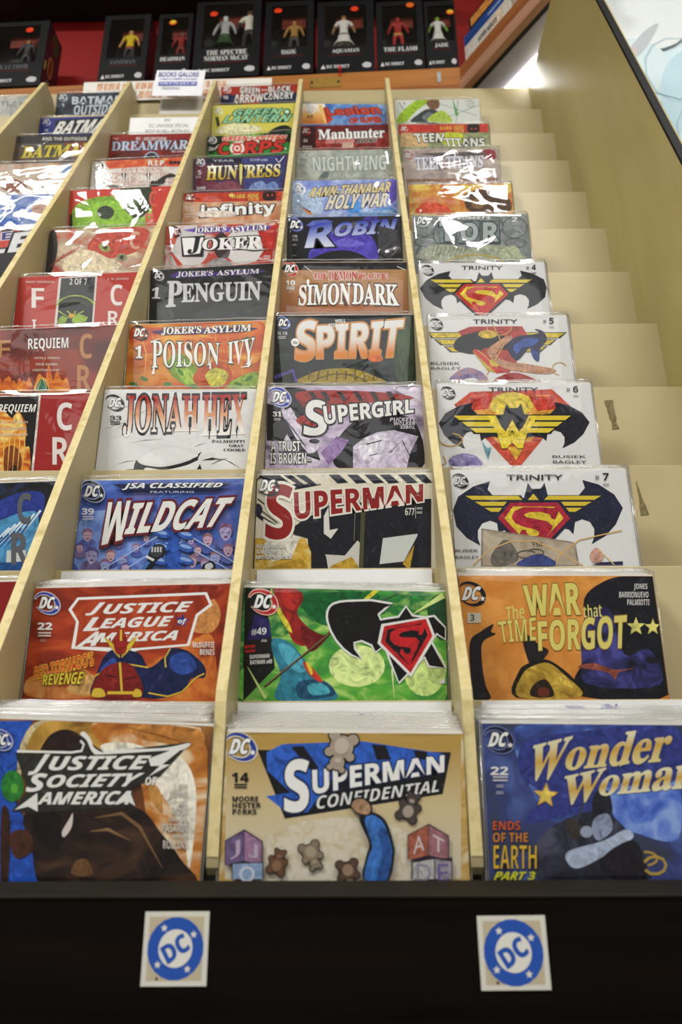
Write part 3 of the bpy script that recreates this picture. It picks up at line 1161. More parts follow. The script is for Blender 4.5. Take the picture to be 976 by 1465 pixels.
T d0d02a i 0.012 PART_3 43 975 315 972 299 1021 28 1024
= E 2 0.0290 0.1207 0.1121 -0.0098 m44 2 # orange and black bagged comic with tall yellow title and two stars
B 16161e 1078 207 1270 47 1497 -9 1702 -18 1732 295 1696 1025 951 1039 923 904 1024 734 1068 518
B m16 1059 386 1286 296 1370 690 1589 646 1634 943 1045 945 1003 734
B 1c1a1e 67 587 162 499 275 433 253 499 291 521 179 587 160 738 180 949 215 1063 68 1064 58 845
B 1c1a1e 519 498 651 606 731 671 593 800 537 693
B 1c1810 426 1052 462 843 553 768 704 735 846 820 961 946 993 1039
B m17 457 1052 494 864 594 789 723 767 842 862 972 1039
B 2a1c10 553 1041 581 947 690 905 742 1040
B d8b850 759 841 840 883 916 967 834 946
E 6a3020 660 1010 50 0 -3 41
B 8a4a3a 965 798 1106 766 1270 818 1441 807 1310 839 1264 902 1204 840
T 8a6a2a b 0.043 WAR 556 95 1048 66 1031 342 573 354
T dcd070 b 0.016 WAR 556 95 1048 66 1031 342 573 354
T dcd070 b -0.01 The 389 277 553 249 551 388 390 399
T dcd070 b -0.01 that 1059 263 1223 240 1217 368 1056 377
T 8a6a2a b 0.01 TIME 311 411 644 370 632 574 329 597
T dcd070 b -0.01 TIME 311 411 644 370 632 574 329 597
T 8a6a2a b 0.03 FORGOT 658 409 1428 351 1385 636 647 661
T dcd070 b 0.01 FORGOT 658 409 1428 351 1385 636 647 661
P dcd478 1506 367 1519 422 1577 424 1527 461 1535 518 1491 486 1439 518 1461 461 1421 425 1479 422
P dcd478 1649 379 1661 429 1712 431 1667 464 1674 514 1635 486 1589 515 1609 464 1573 432 1625 429
D 17171c f2f2f2 - 104 165 220 -1 -12 225
P cfc8b8 58 336 172 336 171 422 54 425
T 2a2a2a b 0 3 79 349 118 349 115 407 76 407
T e0e0e0 b -0.01 JONES 1523 69 1642 69 1634 133 1515 133
T e0e0e0 b -0.01 BARRIONUEVO 1387 143 1641 142 1634 196 1380 197
T e0e0e0 b -0.01 PALMIOTTI 1449 210 1641 210 1634 264 1442 264
= E 3 0.0642 0.1231 0.2277 0.0031 dedede 3 # white bagged comic with red emblem on navy bat wings and a tan folded card
P 20243a -31 409 60 269 217 162 380 112 348 197 409 282 540 303 691 288 742 132 775 196 816 196 858 196 903 132 924 287 1072 301 1208 279 1284 194 1269 109 1422 158 1558 264 1623 403 1535 569 1422 685 1282 766 1315 692 1325 610 1292 542 1222 515 1153 543 1123 666 1087 618 1008 598 941 612 871 653 817 707 761 788 761 788 719 708 675 654 613 613 549 600 465 621 421 668 414 546 350 519 274 546 228 615 223 696 242 770 117 690 26 575
P 20243a 108 254 663 261 697 317 170 311
P 20243a 195 317 657 323 691 379 256 374
P 20243a 282 380 652 384 686 440 343 436
P 20243a 1455 270 902 264 857 319 1383 325
P 20243a 1356 331 896 325 851 381 1285 385
P 20243a 1259 391 890 387 845 441 1188 445
P 20243a 784 242 876 343 674 340
P d8be38 131 262 639 268 674 310 193 304
P d8be38 218 325 633 330 668 371 280 367
P d8be38 305 387 628 391 663 432 366 429
P d8be38 1430 277 924 271 881 312 1361 318
P d8be38 1332 338 918 333 875 373 1263 378
P d8be38 1235 398 912 394 869 434 1166 438
P d8be38 783 249 852 342 697 341
P 20243a 540 309 1029 315 1148 505 727 929 385 497
P a8243a 555 337 1009 343 1107 505 731 884 426 497
P d8be38 577 379 978 384 1046 504 737 817 487 498
P a8243a 1024 387 970 514 930 508 921 464 841 438 732 437 675 461 700 489 780 506 887 530 936 580 914 634 827 725 738 815 666 718 617 652 644 615 675 615 691 661 736 686 792 671 802 638 757 610 664 587 585 548 553 487 589 421 682 386 846 388 955 398 983 387
P 8c8070 262 596 1078 733 1133 750 1142 971 232 967
P m18 274 615 1116 755 1124 971 248 964
B 6a655e 339 857 464 714 550 775 584 907 467 964 343 963
L 4a4640 68 0 668 729 826 747
L 5a544c 158 0 664 898 619 892 588 878 577 859 591 840 625 827 671 822 716 828 748 842
L 5a544c 159 0 677 830 700 816 735 809 773 810 805 819 823 833 823 850 804 864 772 873
T 3a362e s 0 VIII 723 746 826 747 823 781 720 780
B 3c4680 568 965 700 872 815 862 939 969
L d8b070 113 0 162 961 320 809 531 727 759 730 975 840 1175 972
L d8b070 112 0 928 969 973 863 1170 722 1581 630
B c89a8a 1255 866 1320 800 1380 867 1348 938 1269 937
P 2a2450 1348 943 1551 935 1547 968 1255 968
L d8c070 91 0 1340 820 1468 968
T 2a2a30 r 0 BUSIEK 2 801 220 803 218 832 1 829
T 2a2a30 r 0 BAGLEY 3 865 221 867 219 896 1 893
T 2a2a34 r 0.012 TRINITY 542 49 1084 56 1078 111 538 105
T 3a3a44 b 0 # 1397 63 1436 64 1429 115 1391 115
T 15151a b 0 7 1472 42 1530 43 1520 120 1463 119
P 8a8a94 1462 152 1521 153 1520 160 1461 159
P 8a8a94 1460 166 1519 167 1518 174 1459 173
D 16161c dcdcdc - 89 108 144 2 -9 155
= E 4 0.1307 0.1225 0.3617 -0.0014 dddddd 1 # white bagged comic with a yellow double winged emblem over blurred red
P c8503c 180 258 376 100 1272 76 1451 283 844 1006 753 1005
P d89a3a 296 272 443 167 1242 148 1323 281 829 906 761 905
E d8c03a 811 264 233 2 -12 157
P c23a2c 372 175 633 129 550 314 315 338
P c23a2c 1006 159 1264 162 1319 321 1084 345
P 22242e -8 483 80 363 234 273 395 231 366 304 428 376 559 394 709 383 755 250 789 305 831 305 872 305 915 251 940 383 1088 396 1222 378 1295 306 1277 233 1431 276 1571 367 1640 487 1558 628 1450 728 1313 797 1343 733 1350 663 1315 604 1244 581 1176 604 1150 710 1113 669 1033 651 966 662 898 697 845 744 791 814 791 814 747 744 702 697 639 662 574 650 491 667 448 708 438 602 374 579 298 602 254 661 250 731 271 795 144 725 51 625
P c8503c 591 728 1097 706 844 1006 764 1005
P d8b03a 725 779 909 768 809 931
P 17181e 146 379 588 383 621 469 205 465
P 17181e 231 456 653 460 685 545 290 542
P 17181e 316 533 718 536 749 621 374 618
P 17181e 1469 390 1028 387 982 472 1397 475
P 17181e 1372 466 951 462 906 547 1300 550
P 17181e 1276 541 875 538 830 622 1205 625
P 17181e 521 386 625 387 706 619 804 442 874 620 991 390 1095 391 899 708 848 708 793 575 719 707 667 706
P 17181e 613 547 679 548 699 716 791 602 866 718 912 550 978 550 891 805 840 805 781 733 711 804 660 803
P e0c83a 168 394 564 398 599 453 229 450
P e0c83a 253 471 629 475 663 530 314 527
P e0c83a 338 548 694 551 728 606 398 603
P e0c83a 1445 406 1050 402 1007 457 1376 460
P e0c83a 1348 481 973 478 930 532 1279 535
P e0c83a 1252 556 897 553 854 607 1183 610
P e0c83a 526 397 628 398 708 618 803 451 872 620 986 402 1088 402 897 703 847 703 793 577 720 702 670 701
P e0c83a 616 550 681 551 701 711 791 602 865 712 909 553 974 553 889 795 839 795 782 727 714 794 663 793
B m19 88 925 217 851 376 877 448 990 298 1026 140 1025
L c8963a 138 0 149 610 209 629 245 664 245 705 209 740 149 760 81 758 25 735 -2 698
L c8963a 114 0 33 875 63 962 -6 987
P 6a9aa8 455 701 507 790 553 778 509 928 481 828
L f0f0f0 114 1 377 852 483 978
T 2a2a30 r 0 BUSIEK 1200 879 1559 882 1556 912 1197 909
T 2a2a30 r 0 BAGLEY 1199 939 1557 942 1553 977 1196 974
T 2a2a34 r 0.012 TRINITY 575 50 1117 55 1112 112 571 107
T 3a3a44 b 0 # 1430 61 1469 62 1463 116 1424 115
T 15151a b 0 6 1505 39 1562 40 1554 120 1496 120
P 8a8a94 1496 154 1555 155 1554 162 1495 162
P 8a8a94 1495 169 1554 170 1553 177 1494 176
D 16161c dcdcdc - 121 113 144 1 -8 162
= E 5 0.1856 0.1228 0.4867 0.0018 dadada 2 # white bagged comic with gold wings, red emblem and a blue swirl
P 4a4840 -57 215 660 225 705 315 23 306
P 4a4840 56 316 654 324 698 414 136 406
P 4a4840 169 416 647 422 691 511 248 506
P 4a4840 1685 239 970 229 912 318 1592 327
P 4a4840 1557 336 962 328 905 416 1465 424
P 4a4840 1431 433 954 426 897 514 1339 520
P 4a4840 818 194 936 356 675 352
P ccb432 -27 227 629 236 675 303 54 294
P ccb432 86 328 623 335 668 402 167 395
P ccb432 198 428 616 434 662 499 278 494
P ccb432 1654 250 999 241 944 307 1563 315
P ccb432 1526 348 991 340 936 405 1436 412
P ccb432 1400 444 983 438 928 503 1310 508
P ccb432 817 206 906 356 705 353
P a83a34 354 215 510 145 1145 148 1229 339 940 797 792 795 676 679
B 1c1c22 315 356 453 254 784 215 1023 395 915 481 692 449 536 534 314 473
E c8a83a 718 258 114 2 -4 59
P b8a23a 514 490 590 476 798 710 767 795 671 751
L c83a3a 552 0 540 476 816 795
E c8b03a 777 652 65 1 -4 57
B 1c2244 947 394 1082 293 1338 252 1293 192 1391 223 1430 342 1344 457 1308 573 1218 456 1053 627 961 539
B 3450a0 1020 424 1180 323 1329 340 1246 427 1118 454 1048 540
B 2a3a80 1218 456 1310 544 1301 645 1243 601
B b8886a 703 478 850 348 982 277 1002 336 813 508 879 625 1198 686 1488 761 1408 817 1187 800 895 739 732 594
B 9a2a28 758 919 864 824 1039 798 1229 885 1274 925
L c8a050 124 0 666 822 895 422 791 125
L c8a050 101 0 1017 158 1002 204 966 242 914 267 856 275 799 265 751 239 721 200 713 154
L c8a050 99 0 1530 833 1487 821 1458 789 1450 747 1466 704 1502 673 1548 662 1591 674 1621 706
B m20 240 901 296 789 449 719 618 793 659 920
E e0e0e0 475 898 89 1 -2 34
T 2a2a30 r 0 BUSIEK 10 636 359 641 357 681 8 676
T 2a2a30 r 0 BAGLEY 7 705 365 710 363 744 6 739
T 2a2a34 r 0.012 TRINITY 553 42 1096 50 1091 110 550 102
T 3a3a44 b 0 # 1409 58 1448 59 1442 115 1403 114
T 15151a b 0 5 1484 35 1541 36 1533 120 1476 119
P 8a8a94 1475 155 1534 156 1534 163 1475 162
P 8a8a94 1474 170 1533 171 1532 178 1473 178
D 16161c dcdcdc - 100 106 144 2 -8 168
= E 6 0.2463 0.1209 0.6132 0.0028 d6d6d8 2 # white bagged comic with crisp red and yellow emblem on black bat wings
P 1e2026 2 396 96 265 259 167 428 122 398 202 463 282 602 302 761 291 809 145 846 205 890 206 933 206 978 147 1006 293 1163 307 1304 288 1381 210 1361 130 1524 178 1673 278 1747 410 1662 565 1548 674 1403 749 1435 679 1442 602 1405 537 1329 511 1257 536 1230 652 1191 607 1106 587 1035 599 963 637 908 688 850 764 850 764 804 687 755 636 689 596 620 583 532 602 486 646 476 530 407 504 328 529 281 593 277 670 299 741 165 663 66 553
P 1e2026 127 250 705 259 741 327 192 318
P 1e2026 219 326 700 333 737 401 283 393
P 1e2026 310 401 696 407 732 474 374 468
P 1e2026 1531 272 955 263 909 330 1458 338
P 1e2026 1430 345 949 337 904 403 1357 410
P 1e2026 1329 417 944 411 899 477 1256 482
P 1e2026 832 236 929 358 718 355
P d8c034 151 259 680 268 718 318 217 310
P d8c034 243 335 676 342 713 391 308 385
P d8c034 333 410 671 415 708 465 398 460
P d8c034 1506 281 978 273 934 321 1434 329
P d8c034 1405 353 973 346 929 395 1333 401
P d8c034 1304 425 968 420 924 468 1233 473
P d8c034 831 245 905 358 742 355
P 1e2026 583 314 1089 322 1219 509 794 927 427 497
P b82a24 599 342 1069 349 1177 509 797 882 469 498
P d8c034 623 383 1039 390 1113 508 802 815 533 499
P b82a24 1087 393 1035 517 993 511 982 468 899 442 785 440 727 464 753 491 837 509 949 532 1002 582 980 635 893 725 802 814 724 717 672 652 699 615 731 615 749 661 797 686 854 671 863 639 816 611 719 588 636 549 601 489 637 424 732 390 902 393 1015 403 1044 393
T 2a2a34 r 0.012 TRINITY 581 45 1133 54 1128 116 578 107
T 3a3a44 b 0 # 1451 63 1491 64 1486 122 1446 121
T 15151a b 0 4 1528 39 1586 40 1578 128 1520 127
P 8a8a94 1520 164 1580 165 1579 173 1519 172
P 8a8a94 1518 180 1578 181 1577 189 1517 188
D 16161c dcdcdc - 121 110 146 2 -8 176
= E 7 0.3070 0.1205 0.7459 0.0112 m45 2 # grey bagged comic with stone carved title letters and ferns
E 4a4f52 165 211 189 5 -9 170
E m21 165 211 176 5 -8 155
E 4a4f52 189 475 177 4 -5 95
E m21 189 475 165 4 -4 80
E 4a4f52 1511 246 188 5 -18 201
E m21 1511 246 176 5 -17 185
E 4a4f52 1498 524 162 4 -8 88
E m21 1498 524 149 4 -7 73
E 4a4f52 142 672 112 3 -7 136
E m21 142 672 99 2 -6 121
E 4a4f52 1175 206 163 4 -16 201
E m21 1175 206 151 4 -15 186
E 4a4f52 435 343 138 4 -12 200
E m21 435 343 125 3 -11 184
E 4a4f52 775 505 162 4 -10 137
E m21 775 505 150 4 -9 122
P 4a5054 371 98 655 93 641 532 382 526
P 6e7a7c 385 117 639 111 619 495 384 489
P 4a5054 649 105 1009 102 990 541 656 533
P 6e7a7c 663 124 992 120 968 504 659 496
P 4a5054 1003 114 1299 109 1276 549 1005 542
P 6e7a7c 1016 133 1282 128 1255 511 1008 505
T 3c4246 b 0.063 T 410 130 637 136 616 464 391 459
T a0aaac b 0.016 T 410 130 637 136 616 464 391 459
T 3c4246 b 0.063 O 720 144 967 151 943 473 698 466
T a0aaac b 0.016 O 720 144 967 151 943 473 698 466
T 3c4246 b 0.063 R 1053 147 1270 152 1242 486 1027 481
T a0aaac b 0.016 R 1053 147 1270 152 1242 486 1027 481
B 9aa08a 111 792 223 553 499 529 794 597 1072 543 1415 613 1544 828
L 565c50 124 1 235 789 297 570
L 565c50 124 1 289 791 357 571
L 565c50 124 1 344 792 416 573
L 565c50 124 1 398 793 476 574
L 565c50 124 1 453 795 536 576
L 565c50 124 1 507 796 596 577
L 565c50 124 1 562 798 656 579
L 565c50 124 1 616 799 715 580
L 565c50 124 1 671 800 775 582
B a8b094 1251 791 1316 611 1493 585 1547 798
L b09a48 222 0 457 849 525 795 626 753 750 728 884 721 1018 734 1137 766 1231 812 1291 870
T d8dada b 0.016 JOE_KUBERT'S 454 18 1163 37 1157 106 450 87
T d8dada b 0.016 2 1480 57 1561 60 1553 147 1472 145
P c0c4c4 1471 164 1561 166 1560 179 1470 176
P c0c4c4 1468 189 1559 191 1558 203 1467 201
D b0b6b8 e6e6e6 - 146 86 202 5 -13 249
= E 8 0.3990 0.1262 0.8911 0.0013 m46 2 # amber bagged comic almost washed out by bright creases
B 4a3420 951 195 1294 129 1621 277 1624 592 1040 583 911 406
B c84a2c 181 429 380 362 627 471 621 593 119 585
B d8b850 1299 58 1667 46 1655 206 1404 167
E 7a5a30 1135 410 112 2 -7 105
= E 9 0.4540 0.1244 1.0221 0.0019 m47 0 # silvery bagged comic with wavy pale violet title
B 8a3038 1435 50 1617 54 1633 249 1482 246
T 6a6a80 s 0.073 TEEN_TITANS 206 192 1421 167 1391 431 216 479
T d8d8e2 s 0.016 TEEN_TITANS 206 192 1421 167 1391 431 216 479
B 58504e 337 108 1311 87 1427 167 699 174
D 9a4a4a d8c8c8 - 93 143 152 3 -7 194
P 8a6a58 44 682 1632 672 1636 771 41 758
= E 10 0.5054 0.1219 1.1342 -0.0073 m48 1 # olive bagged comic with red top band and angular white title
P b83428 6 -8 1699 0 1693 211 670 226 7 253
P c8a878 59 212 607 200 531 549 20 544
T d8b040 s 0.01 DARK_SIDE 790 59 1239 38 1234 131 786 143
T d8b040 s 0.01 CLUB 1060 146 1234 131 1231 206 1056 221
B 1c1616 1314 207 1310 38 1357 5 1487 -2 1529 41 1513 209
E c83828 1383 124 16 0 -1 17
E c83828 1460 120 16 0 -1 17
B b8c030 668 301 897 199 1215 265 1139 513 914 536
T 1c1e18 b 0.076 TEEN 284 239 863 228 823 428 342 448
T dcdcd4 b 0.016 TEEN 284 239 863 228 823 428 342 448
T 1c1e18 b 0.076 TITANS 845 353 1610 360 1599 543 882 544
T dcdcd4 b 0.016 TITANS 845 353 1610 360 1599 543 882 544
D c05a50 e8dcd4 - 107 111 142 1 -4 185
= E 11 0.5707 0.1222 1.2662 0.0091 d2d6d0 0 # white and lime green bagged comic below the wooden shelf
B 9abf30 13 583 126 315 451 3 764 -16 438 278 184 596
B 3a3f42 321 591 469 369 682 239 884 335 1039 619
B 6a7076 533 462 712 330 839 515 697 610
B a8c048 634 509 955 291 1141 622 800 613
L 5a6a60 104 0 896 107 1633 446
L 5a6a60 103 0 942 518 1687 174
L 5a6a60 104 0 1282 26 1210 615
L 5a9a58 693 1 1179 4 1239 435
B 7a5a40 637 100 712 -8 885 -4 891 198 749 268
D a0a8a0 dcdcdc - 1518 124 159 4 -15 210
E 4a4a44 101 86 14 0 -1 28
E 4a4a44 129 151 14 0 -1 27
E 4a4a44 158 215 14 0 -1 27
E 4a4a44 194 88 14 0 -1 28
= C 1 -0.0572 -0.2448 -0.0174 -0.0389 m49 8 # front brown bagged comic with sharp white three line title
P 2450b0 -146 22 385 7 317 181 329 428 372 577 499 750 685 916 740 1153 94 1177
B c8b88a 334 366 325 180 404 19 633 -5 467 97 366 273 378 517
B m22 361 242 470 17 866 -5 922 160 801 226 548 282 426 424
B 2a1c18 467 285 519 111 643 59 768 118 822 257 780 412 581 479
B m23 834 4 1608 10 1717 1117 1583 1122 1311 662 1215 396 996 220
B ece6d8 906 160 1116 137 1354 207 1521 248 1625 473 1625 939 1554 712 1386 481 1207 336 1003 266
B b87a38 1100 11 1596 26 1611 167 1345 129 1178 104
L 8a4a1c 132 1 1001 15 1339 82 1609 151
B c08a4a 1279 394 1366 452 1399 600 1309 514
B m24 433 649 596 569 947 556 1237 576 1397 717 1557 884 1705 1117 740 1153 514 836
B 16100e 489 691 601 599 747 711 723 857 608 833
B d8d0c8 717 742 755 660 773 622 779 710 738 777
L 7a5c3c 317 1 928 646 1114 610 1252 693 1439 945
L 8a6a48 221 1 909 735 1033 716 1200 782
B 6a4a2c 826 1010 844 925 920 915 965 1005
L 3c2a1c 248 1 1071 987 1267 809 1352 991
E 2a7a30 318 458 81 -3 19 105
E 5aa83a 334 473 26 -1 6 33
B 3a2014 272 640 314 609 357 755 399 1068 363 1125
B 4a2a1c 373 754 483 750 535 864 436 925 373 841
P 2c2c28 297 235 768 224 738 135 763 64 835 147 929 206 1550 116 1355 358 1156 444 1203 562 525 625 342 623 436 484
L e8e8e4 164 0 308 222 701 217 773 204 782 157 754 134
B e8e8e4 747 90 771 70 826 119 859 177 929 209 976 189 1349 164 1541 123 1497 171 1335 184 931 222 856 212 800 132
T e8e8e4 i 0.016 J 442 239 548 235 513 368 418 379
T e8e8e4 i 0.016 USTICE 562 250 1277 218 1244 311 558 343
P e8e8e4 1260 241 1541 123 1362 276 1419 275 1275 361 1347 285 1282 290
T e8e8e4 i 0.016 S 433 371 554 366 549 481 422 493
T e8e8e4 i 0.016 OCIETY 564 377 1239 338 1186 428 561 459
T e8e8e4 i 0.012 OF 1253 365 1333 362 1339 416 1259 419
P e8e8e4 363 614 503 497 527 619 455 589
T e8e8e4 i 0.016 AMERICA 516 494 1174 461 1151 549 516 572
P e8e8e4 1160 474 1206 559 1143 527 1075 555 1116 506
T 6a5a48 b 0.012 GEOFF 1493 405 1557 403 1560 436 1496 438
T d8d4cc b -0.01 GEOFF 1493 405 1557 403 1560 436 1496 438
T 6a5a48 b 0.012 JOHNS 1430 452 1562 448 1567 499 1436 503
T d8d4cc b -0.01 JOHNS 1430 452 1562 448 1567 499 1436 503
T 6a5a48 b 0.012 ALEX 1508 519 1569 516 1572 546 1511 548
T d8d4cc b -0.01 ALEX 1508 519 1569 516 1572 546 1511 548
T 6a5a48 b 0.012 ROSS 1464 556 1572 552 1578 605 1470 609
T d8d4cc b -0.01 ROSS 1464 556 1572 552 1578 605 1470 609
T 6a5a48 b 0.012 FERNANDO 1450 625 1580 620 1582 646 1453 651
T d8d4cc b -0.01 FERNANDO 1450 625 1580 620 1582 646 1453 651
T 6a5a48 b 0.02 PASARIN 1407 664 1584 658 1589 713 1413 720
T d8d4cc b -0.01 PASARIN 1407 664 1584 658 1589 713 1413 720
T 6a5a48 b 0.012 PRENTIS 1484 732 1591 728 1594 754 1487 758
T d8d4cc b -0.01 PRENTIS 1484 732 1591 728 1594 754 1487 758
T 6a5a48 b 0.012 ROLLINS 1426 771 1595 765 1600 820 1432 826
T d8d4cc b -0.01 ROLLINS 1426 771 1595 765 1600 820 1432 826
D 2b3f9a f2f2f2 c8c8d8 179 148 148 -5 26 140
= C 2 0.0082 -0.2449 0.0974 0.0191 m50 2 # orange red bagged comic with white banner title and dark blue swirl
B m25 47 755 418 685 564 767 559 923 55 911
B c89a5c 357 880 427 784 563 748 577 904
B c8884a 901 167 1140 47 1471 76 1600 268 1484 430 1072 296
B m26 1014 660 1210 585 1504 430 1573 674 1563 967 1032 935
B 8a2a14 852 60 1179 5 1593 27 1514 141 1062 129
P f0f0ee 305 194 373 90 1475 72 1528 187 1409 276 1347 528 927 554 848 576 362 527 381 299
P m27 334 194 387 112 1459 95 1499 178 1388 263 1326 511 886 537 393 508 405 300
T ececea i 0.016 J 484 140 611 139 563 246 457 247
T ececea i 0.016 USTICE 621 156 1359 149 1334 237 603 239
T ececea i 0.016 L 480 269 602 268 575 378 449 379
T ececea i 0.016 EAGUE 607 280 1201 271 1177 357 585 362
P 2c3c8c 1284 253 1294 296 1337 307 1300 327 1306 370 1273 339 1235 356 1251 317 1221 283 1264 290
T e8e8ea i 0.012 of 1239 296 1312 298 1315 348 1242 346
T ececea i 0.016 A 495 397 592 391 561 504 401 516
T ececea i 0.016 MERICA 569 403 1260 396 1228 476 551 480
B 16204a 584 768 686 552 929 578 1017 700 1132 623 1188 548 1329 568 1474 691 1482 790 1379 797 1305 903 1111 952 913 932 578 924
L d8b83a 119 0 576 760 774 654 1017 700
L d8b83a 121 0 1188 548 1148 623 1160 703
L d8b83a 118 0 1030 906 1189 938 1305 903 1419 788 1481 760
B 2c4a9a 1211 605 1330 588 1415 709 1299 766 1196 704
B 2c4a9a 619 710 711 612 756 673 662 750
B 7a1c18 588 905 621 729 754 653 897 697 973 933
L d8b83a 180 0 778 654 813 900
L d8b83a 237 0 694 897 921 903
L 3a0c0c 100 0 662 750 763 772
L 3a0c0c 99 0 824 793 922 776
B d8b83a 625 429 745 533 771 614 683 511
B d8b83a 899 436 806 545 791 614 874 516
B 9a2420 738 573 718 451 769 375 823 454 818 571
L d8b83a 183 0 767 379 774 473
B d8b83a 574 924 583 862 652 867 677 926
B d8b83a 904 931 919 874 965 885 973 933
T e4c244 b 0.05 RED_TORNADO'S 77 676 546 560 564 669 81 775
T d0431c b 0 RED_TORNADO'S 77 676 546 560 564 669 81 775
T 2a1408 i 0.035 REVENGE! 144 737 500 719 490 820 158 824
T e0cc3a i 0 REVENGE! 144 737 500 719 490 820 158 824
D 2f46a8 f2f2f2 d8c8c8 122 134 189 5 21 192
T ececea b 0.016 22 61 302 181 305 188 364 68 361
P d8c8c0 72 382 182 385 183 397 74 394
P d8c8c0 75 406 185 409 186 421 76 419
P b89888 96 446 144 447 145 452 96 451
P b89888 97 457 145 458 146 463 97 462
T e8e8e4 b -0.005 McDUFFIE 1374 496 1555 501 1557 549 1376 545
T e8e8e4 b -0.005 BENES 1437 558 1557 561 1559 610 1439 607
= C 3 0.0907 -0.2449 0.2319 0.0052 m51 0 # blue bagged comic with jagged white title outlined maroon
B m28 60 371 774 354 1038 493 1043 966 72 954
P 2f5ab8 888 518 1013 492 1068 967 894 965
E 5a66b0 117 671 79 1 6 55
E 8a6080 107 570 53 1 6 59
B c0a0b8 65 563 104 546 147 564 148 619 115 653 75 618
L 5a4a70 66 0 82 586 102 589
L 5a4a70 66 0 116 589 135 587
E 6a3a50 114 622 13 0 1 8
E 7a6aa0 179 906 102 1 7 70
E 5a5090 166 777 68 1 8 76
B a8a0d0 112 768 163 746 218 769 219 840 177 884 126 839
L 5a4a70 85 0 134 798 160 801
L 5a4a70 85 0 179 802 202 798
E 6a3a50 175 844 17 0 1 11
E 4a5ca8 364 877 72 1 5 50
E 9a7078 355 786 48 1 5 53
B c8a4a8 317 780 353 764 392 781 392 831 362 862 326 830
L 5a4a70 60 0 332 801 351 803
L 5a4a70 60 0 364 803 380 801
E 6a3a50 361 834 12 0 1 8
E 5a66b0 492 918 60 1 4 41
E 8a6080 485 843 40 1 4 44
B 98a4d8 454 837 484 825 516 838 516 880 491 905 461 879
L 5a4a70 50 0 466 855 482 857
L 5a4a70 50 0 493 857 506 855
E 6a3a50 490 882 10 0 1 6
E 7a6aa0 54 783 60 1 5 42
E 5a5090 45 706 40 1 5 45
B c0a0b8 13 700 43 688 76 701 77 743 52 769 22 743
L 5a4a70 50 0 26 718 42 720
L 5a4a70 50 0 53 721 67 719
E 6a3a50 51 746 10 0 1 6
E 4a5ca8 605 783 54 1 3 38
E 9a7078 600 715 36 0 3 40
B a8a0d0 571 710 598 698 627 710 627 748 604 771 578 748
L 5a4a70 45 0 582 725 596 727
L 5a4a70 45 0 606 728 619 726
E 6a3a50 604 750 9 0 0 6
E 5a66b0 697 673 48 1 3 34
E 8a6080 692 611 32 0 3 36
B c8a4a8 667 607 691 596 717 607 717 641 696 662 672 641
L 5a4a70 40 0 677 621 689 623
L 5a4a70 40 0 698 623 709 621
E 6a3a50 696 643 8 0 0 5
E 7a6aa0 422 696 48 1 3 34
E 5a5090 416 634 32 0 3 36
B 98a4d8 391 630 415 619 441 630 441 664 421 685 397 664
L 5a4a70 40 0 401 644 413 646
L 5a4a70 40 0 422 646 433 644
E 6a3a50 420 666 8 0 0 5
E 4a5ca8 1304 739 78 1 3 55
E 9a7078 1299 639 52 1 3 59
B c0a0b8 1258 632 1298 615 1339 633 1338 688 1303 722 1266 687
L 5a4a70 65 0 1274 655 1294 658
L 5a4a70 65 0 1308 658 1326 655
E 6a3a50 1304 691 13 0 0 8
E 5a66b0 1477 687 103 1 3 72
E 8a6080 1472 556 69 1 3 77
B a8a0d0 1418 546 1470 524 1525 548 1522 620 1476 665 1427 619
L 5a4a70 86 0 1438 576 1464 580
L 5a4a70 86 0 1483 581 1507 577
E 6a3a50 1477 624 17 0 0 11
E 7a6aa0 1209 830 66 1 3 46
E 5a5090 1204 746 44 1 3 49
B c8a4a8 1170 740 1203 726 1238 741 1237 787 1208 815 1176 786
L 5a4a70 55 0 1183 759 1200 762
L 5a4a70 55 0 1212 762 1227 760
E 6a3a50 1208 789 11 0 0 7
E 4a5ca8 1388 922 78 1 3 54
E 9a7078 1383 824 52 1 3 58
B 98a4d8 1343 817 1382 800 1423 818 1421 872 1387 905 1350 871
L 5a4a70 65 0 1358 840 1378 843
L 5a4a70 65 0 1392 843 1410 840
E 6a3a50 1388 875 13 0 0 8
E 5a66b0 1509 846 78 1 2 54
E 8a6080 1505 747 52 1 2 58
B c0a0b8 1464 740 1504 723 1545 741 1543 795 1509 829 1471 795
L 5a4a70 65 0 1480 763 1499 766
L 5a4a70 65 0 1514 766 1532 763
E 6a3a50 1509 798 13 0 0 8
E 7a6aa0 1140 711 54 1 2 38
E 5a5090 1136 642 36 0 2 41
B a8a0d0 1107 637 1135 625 1163 638 1162 676 1139 699 1113 675
L 5a4a70 45 0 1118 653 1132 655
L 5a4a70 45 0 1142 655 1154 653
E 6a3a50 1139 678 9 0 0 6
E 4a5ca8 1166 952 72 1 3 49
E 9a7078 1161 862 48 1 3 53
B c8a4a8 1123 855 1160 840 1198 856 1196 906 1165 937 1131 905
L 5a4a70 60 0 1138 876 1156 879
L 5a4a70 60 0 1169 879 1186 876
E 6a3a50 1165 909 12 0 0 7
E 5a66b0 324 986 78 1 5 53
E 8a6080 315 889 52 1 6 57
B 98a4d8 274 882 312 865 354 883 355 937 323 970 284 936
L 5a4a70 65 0 290 904 310 907
L 5a4a70 65 0 324 907 342 905
E 6a3a50 322 939 13 0 1 8
E 7a6aa0 524 1002 66 1 4 45
E 5a5090 517 920 44 1 4 48
B c0a0b8 483 914 515 900 551 915 551 960 523 988 490 959
L 5a4a70 55 0 496 933 513 935
L 5a4a70 55 0 525 935 540 933
E 6a3a50 522 963 11 0 1 7
E 4a5ca8 1291 973 66 1 2 45
E 9a7078 1287 891 44 1 3 48
B a8a0d0 1253 885 1286 871 1321 885 1319 931 1291 959 1259 930
L 5a4a70 55 0 1266 904 1282 906
L 5a4a70 55 0 1294 906 1310 904
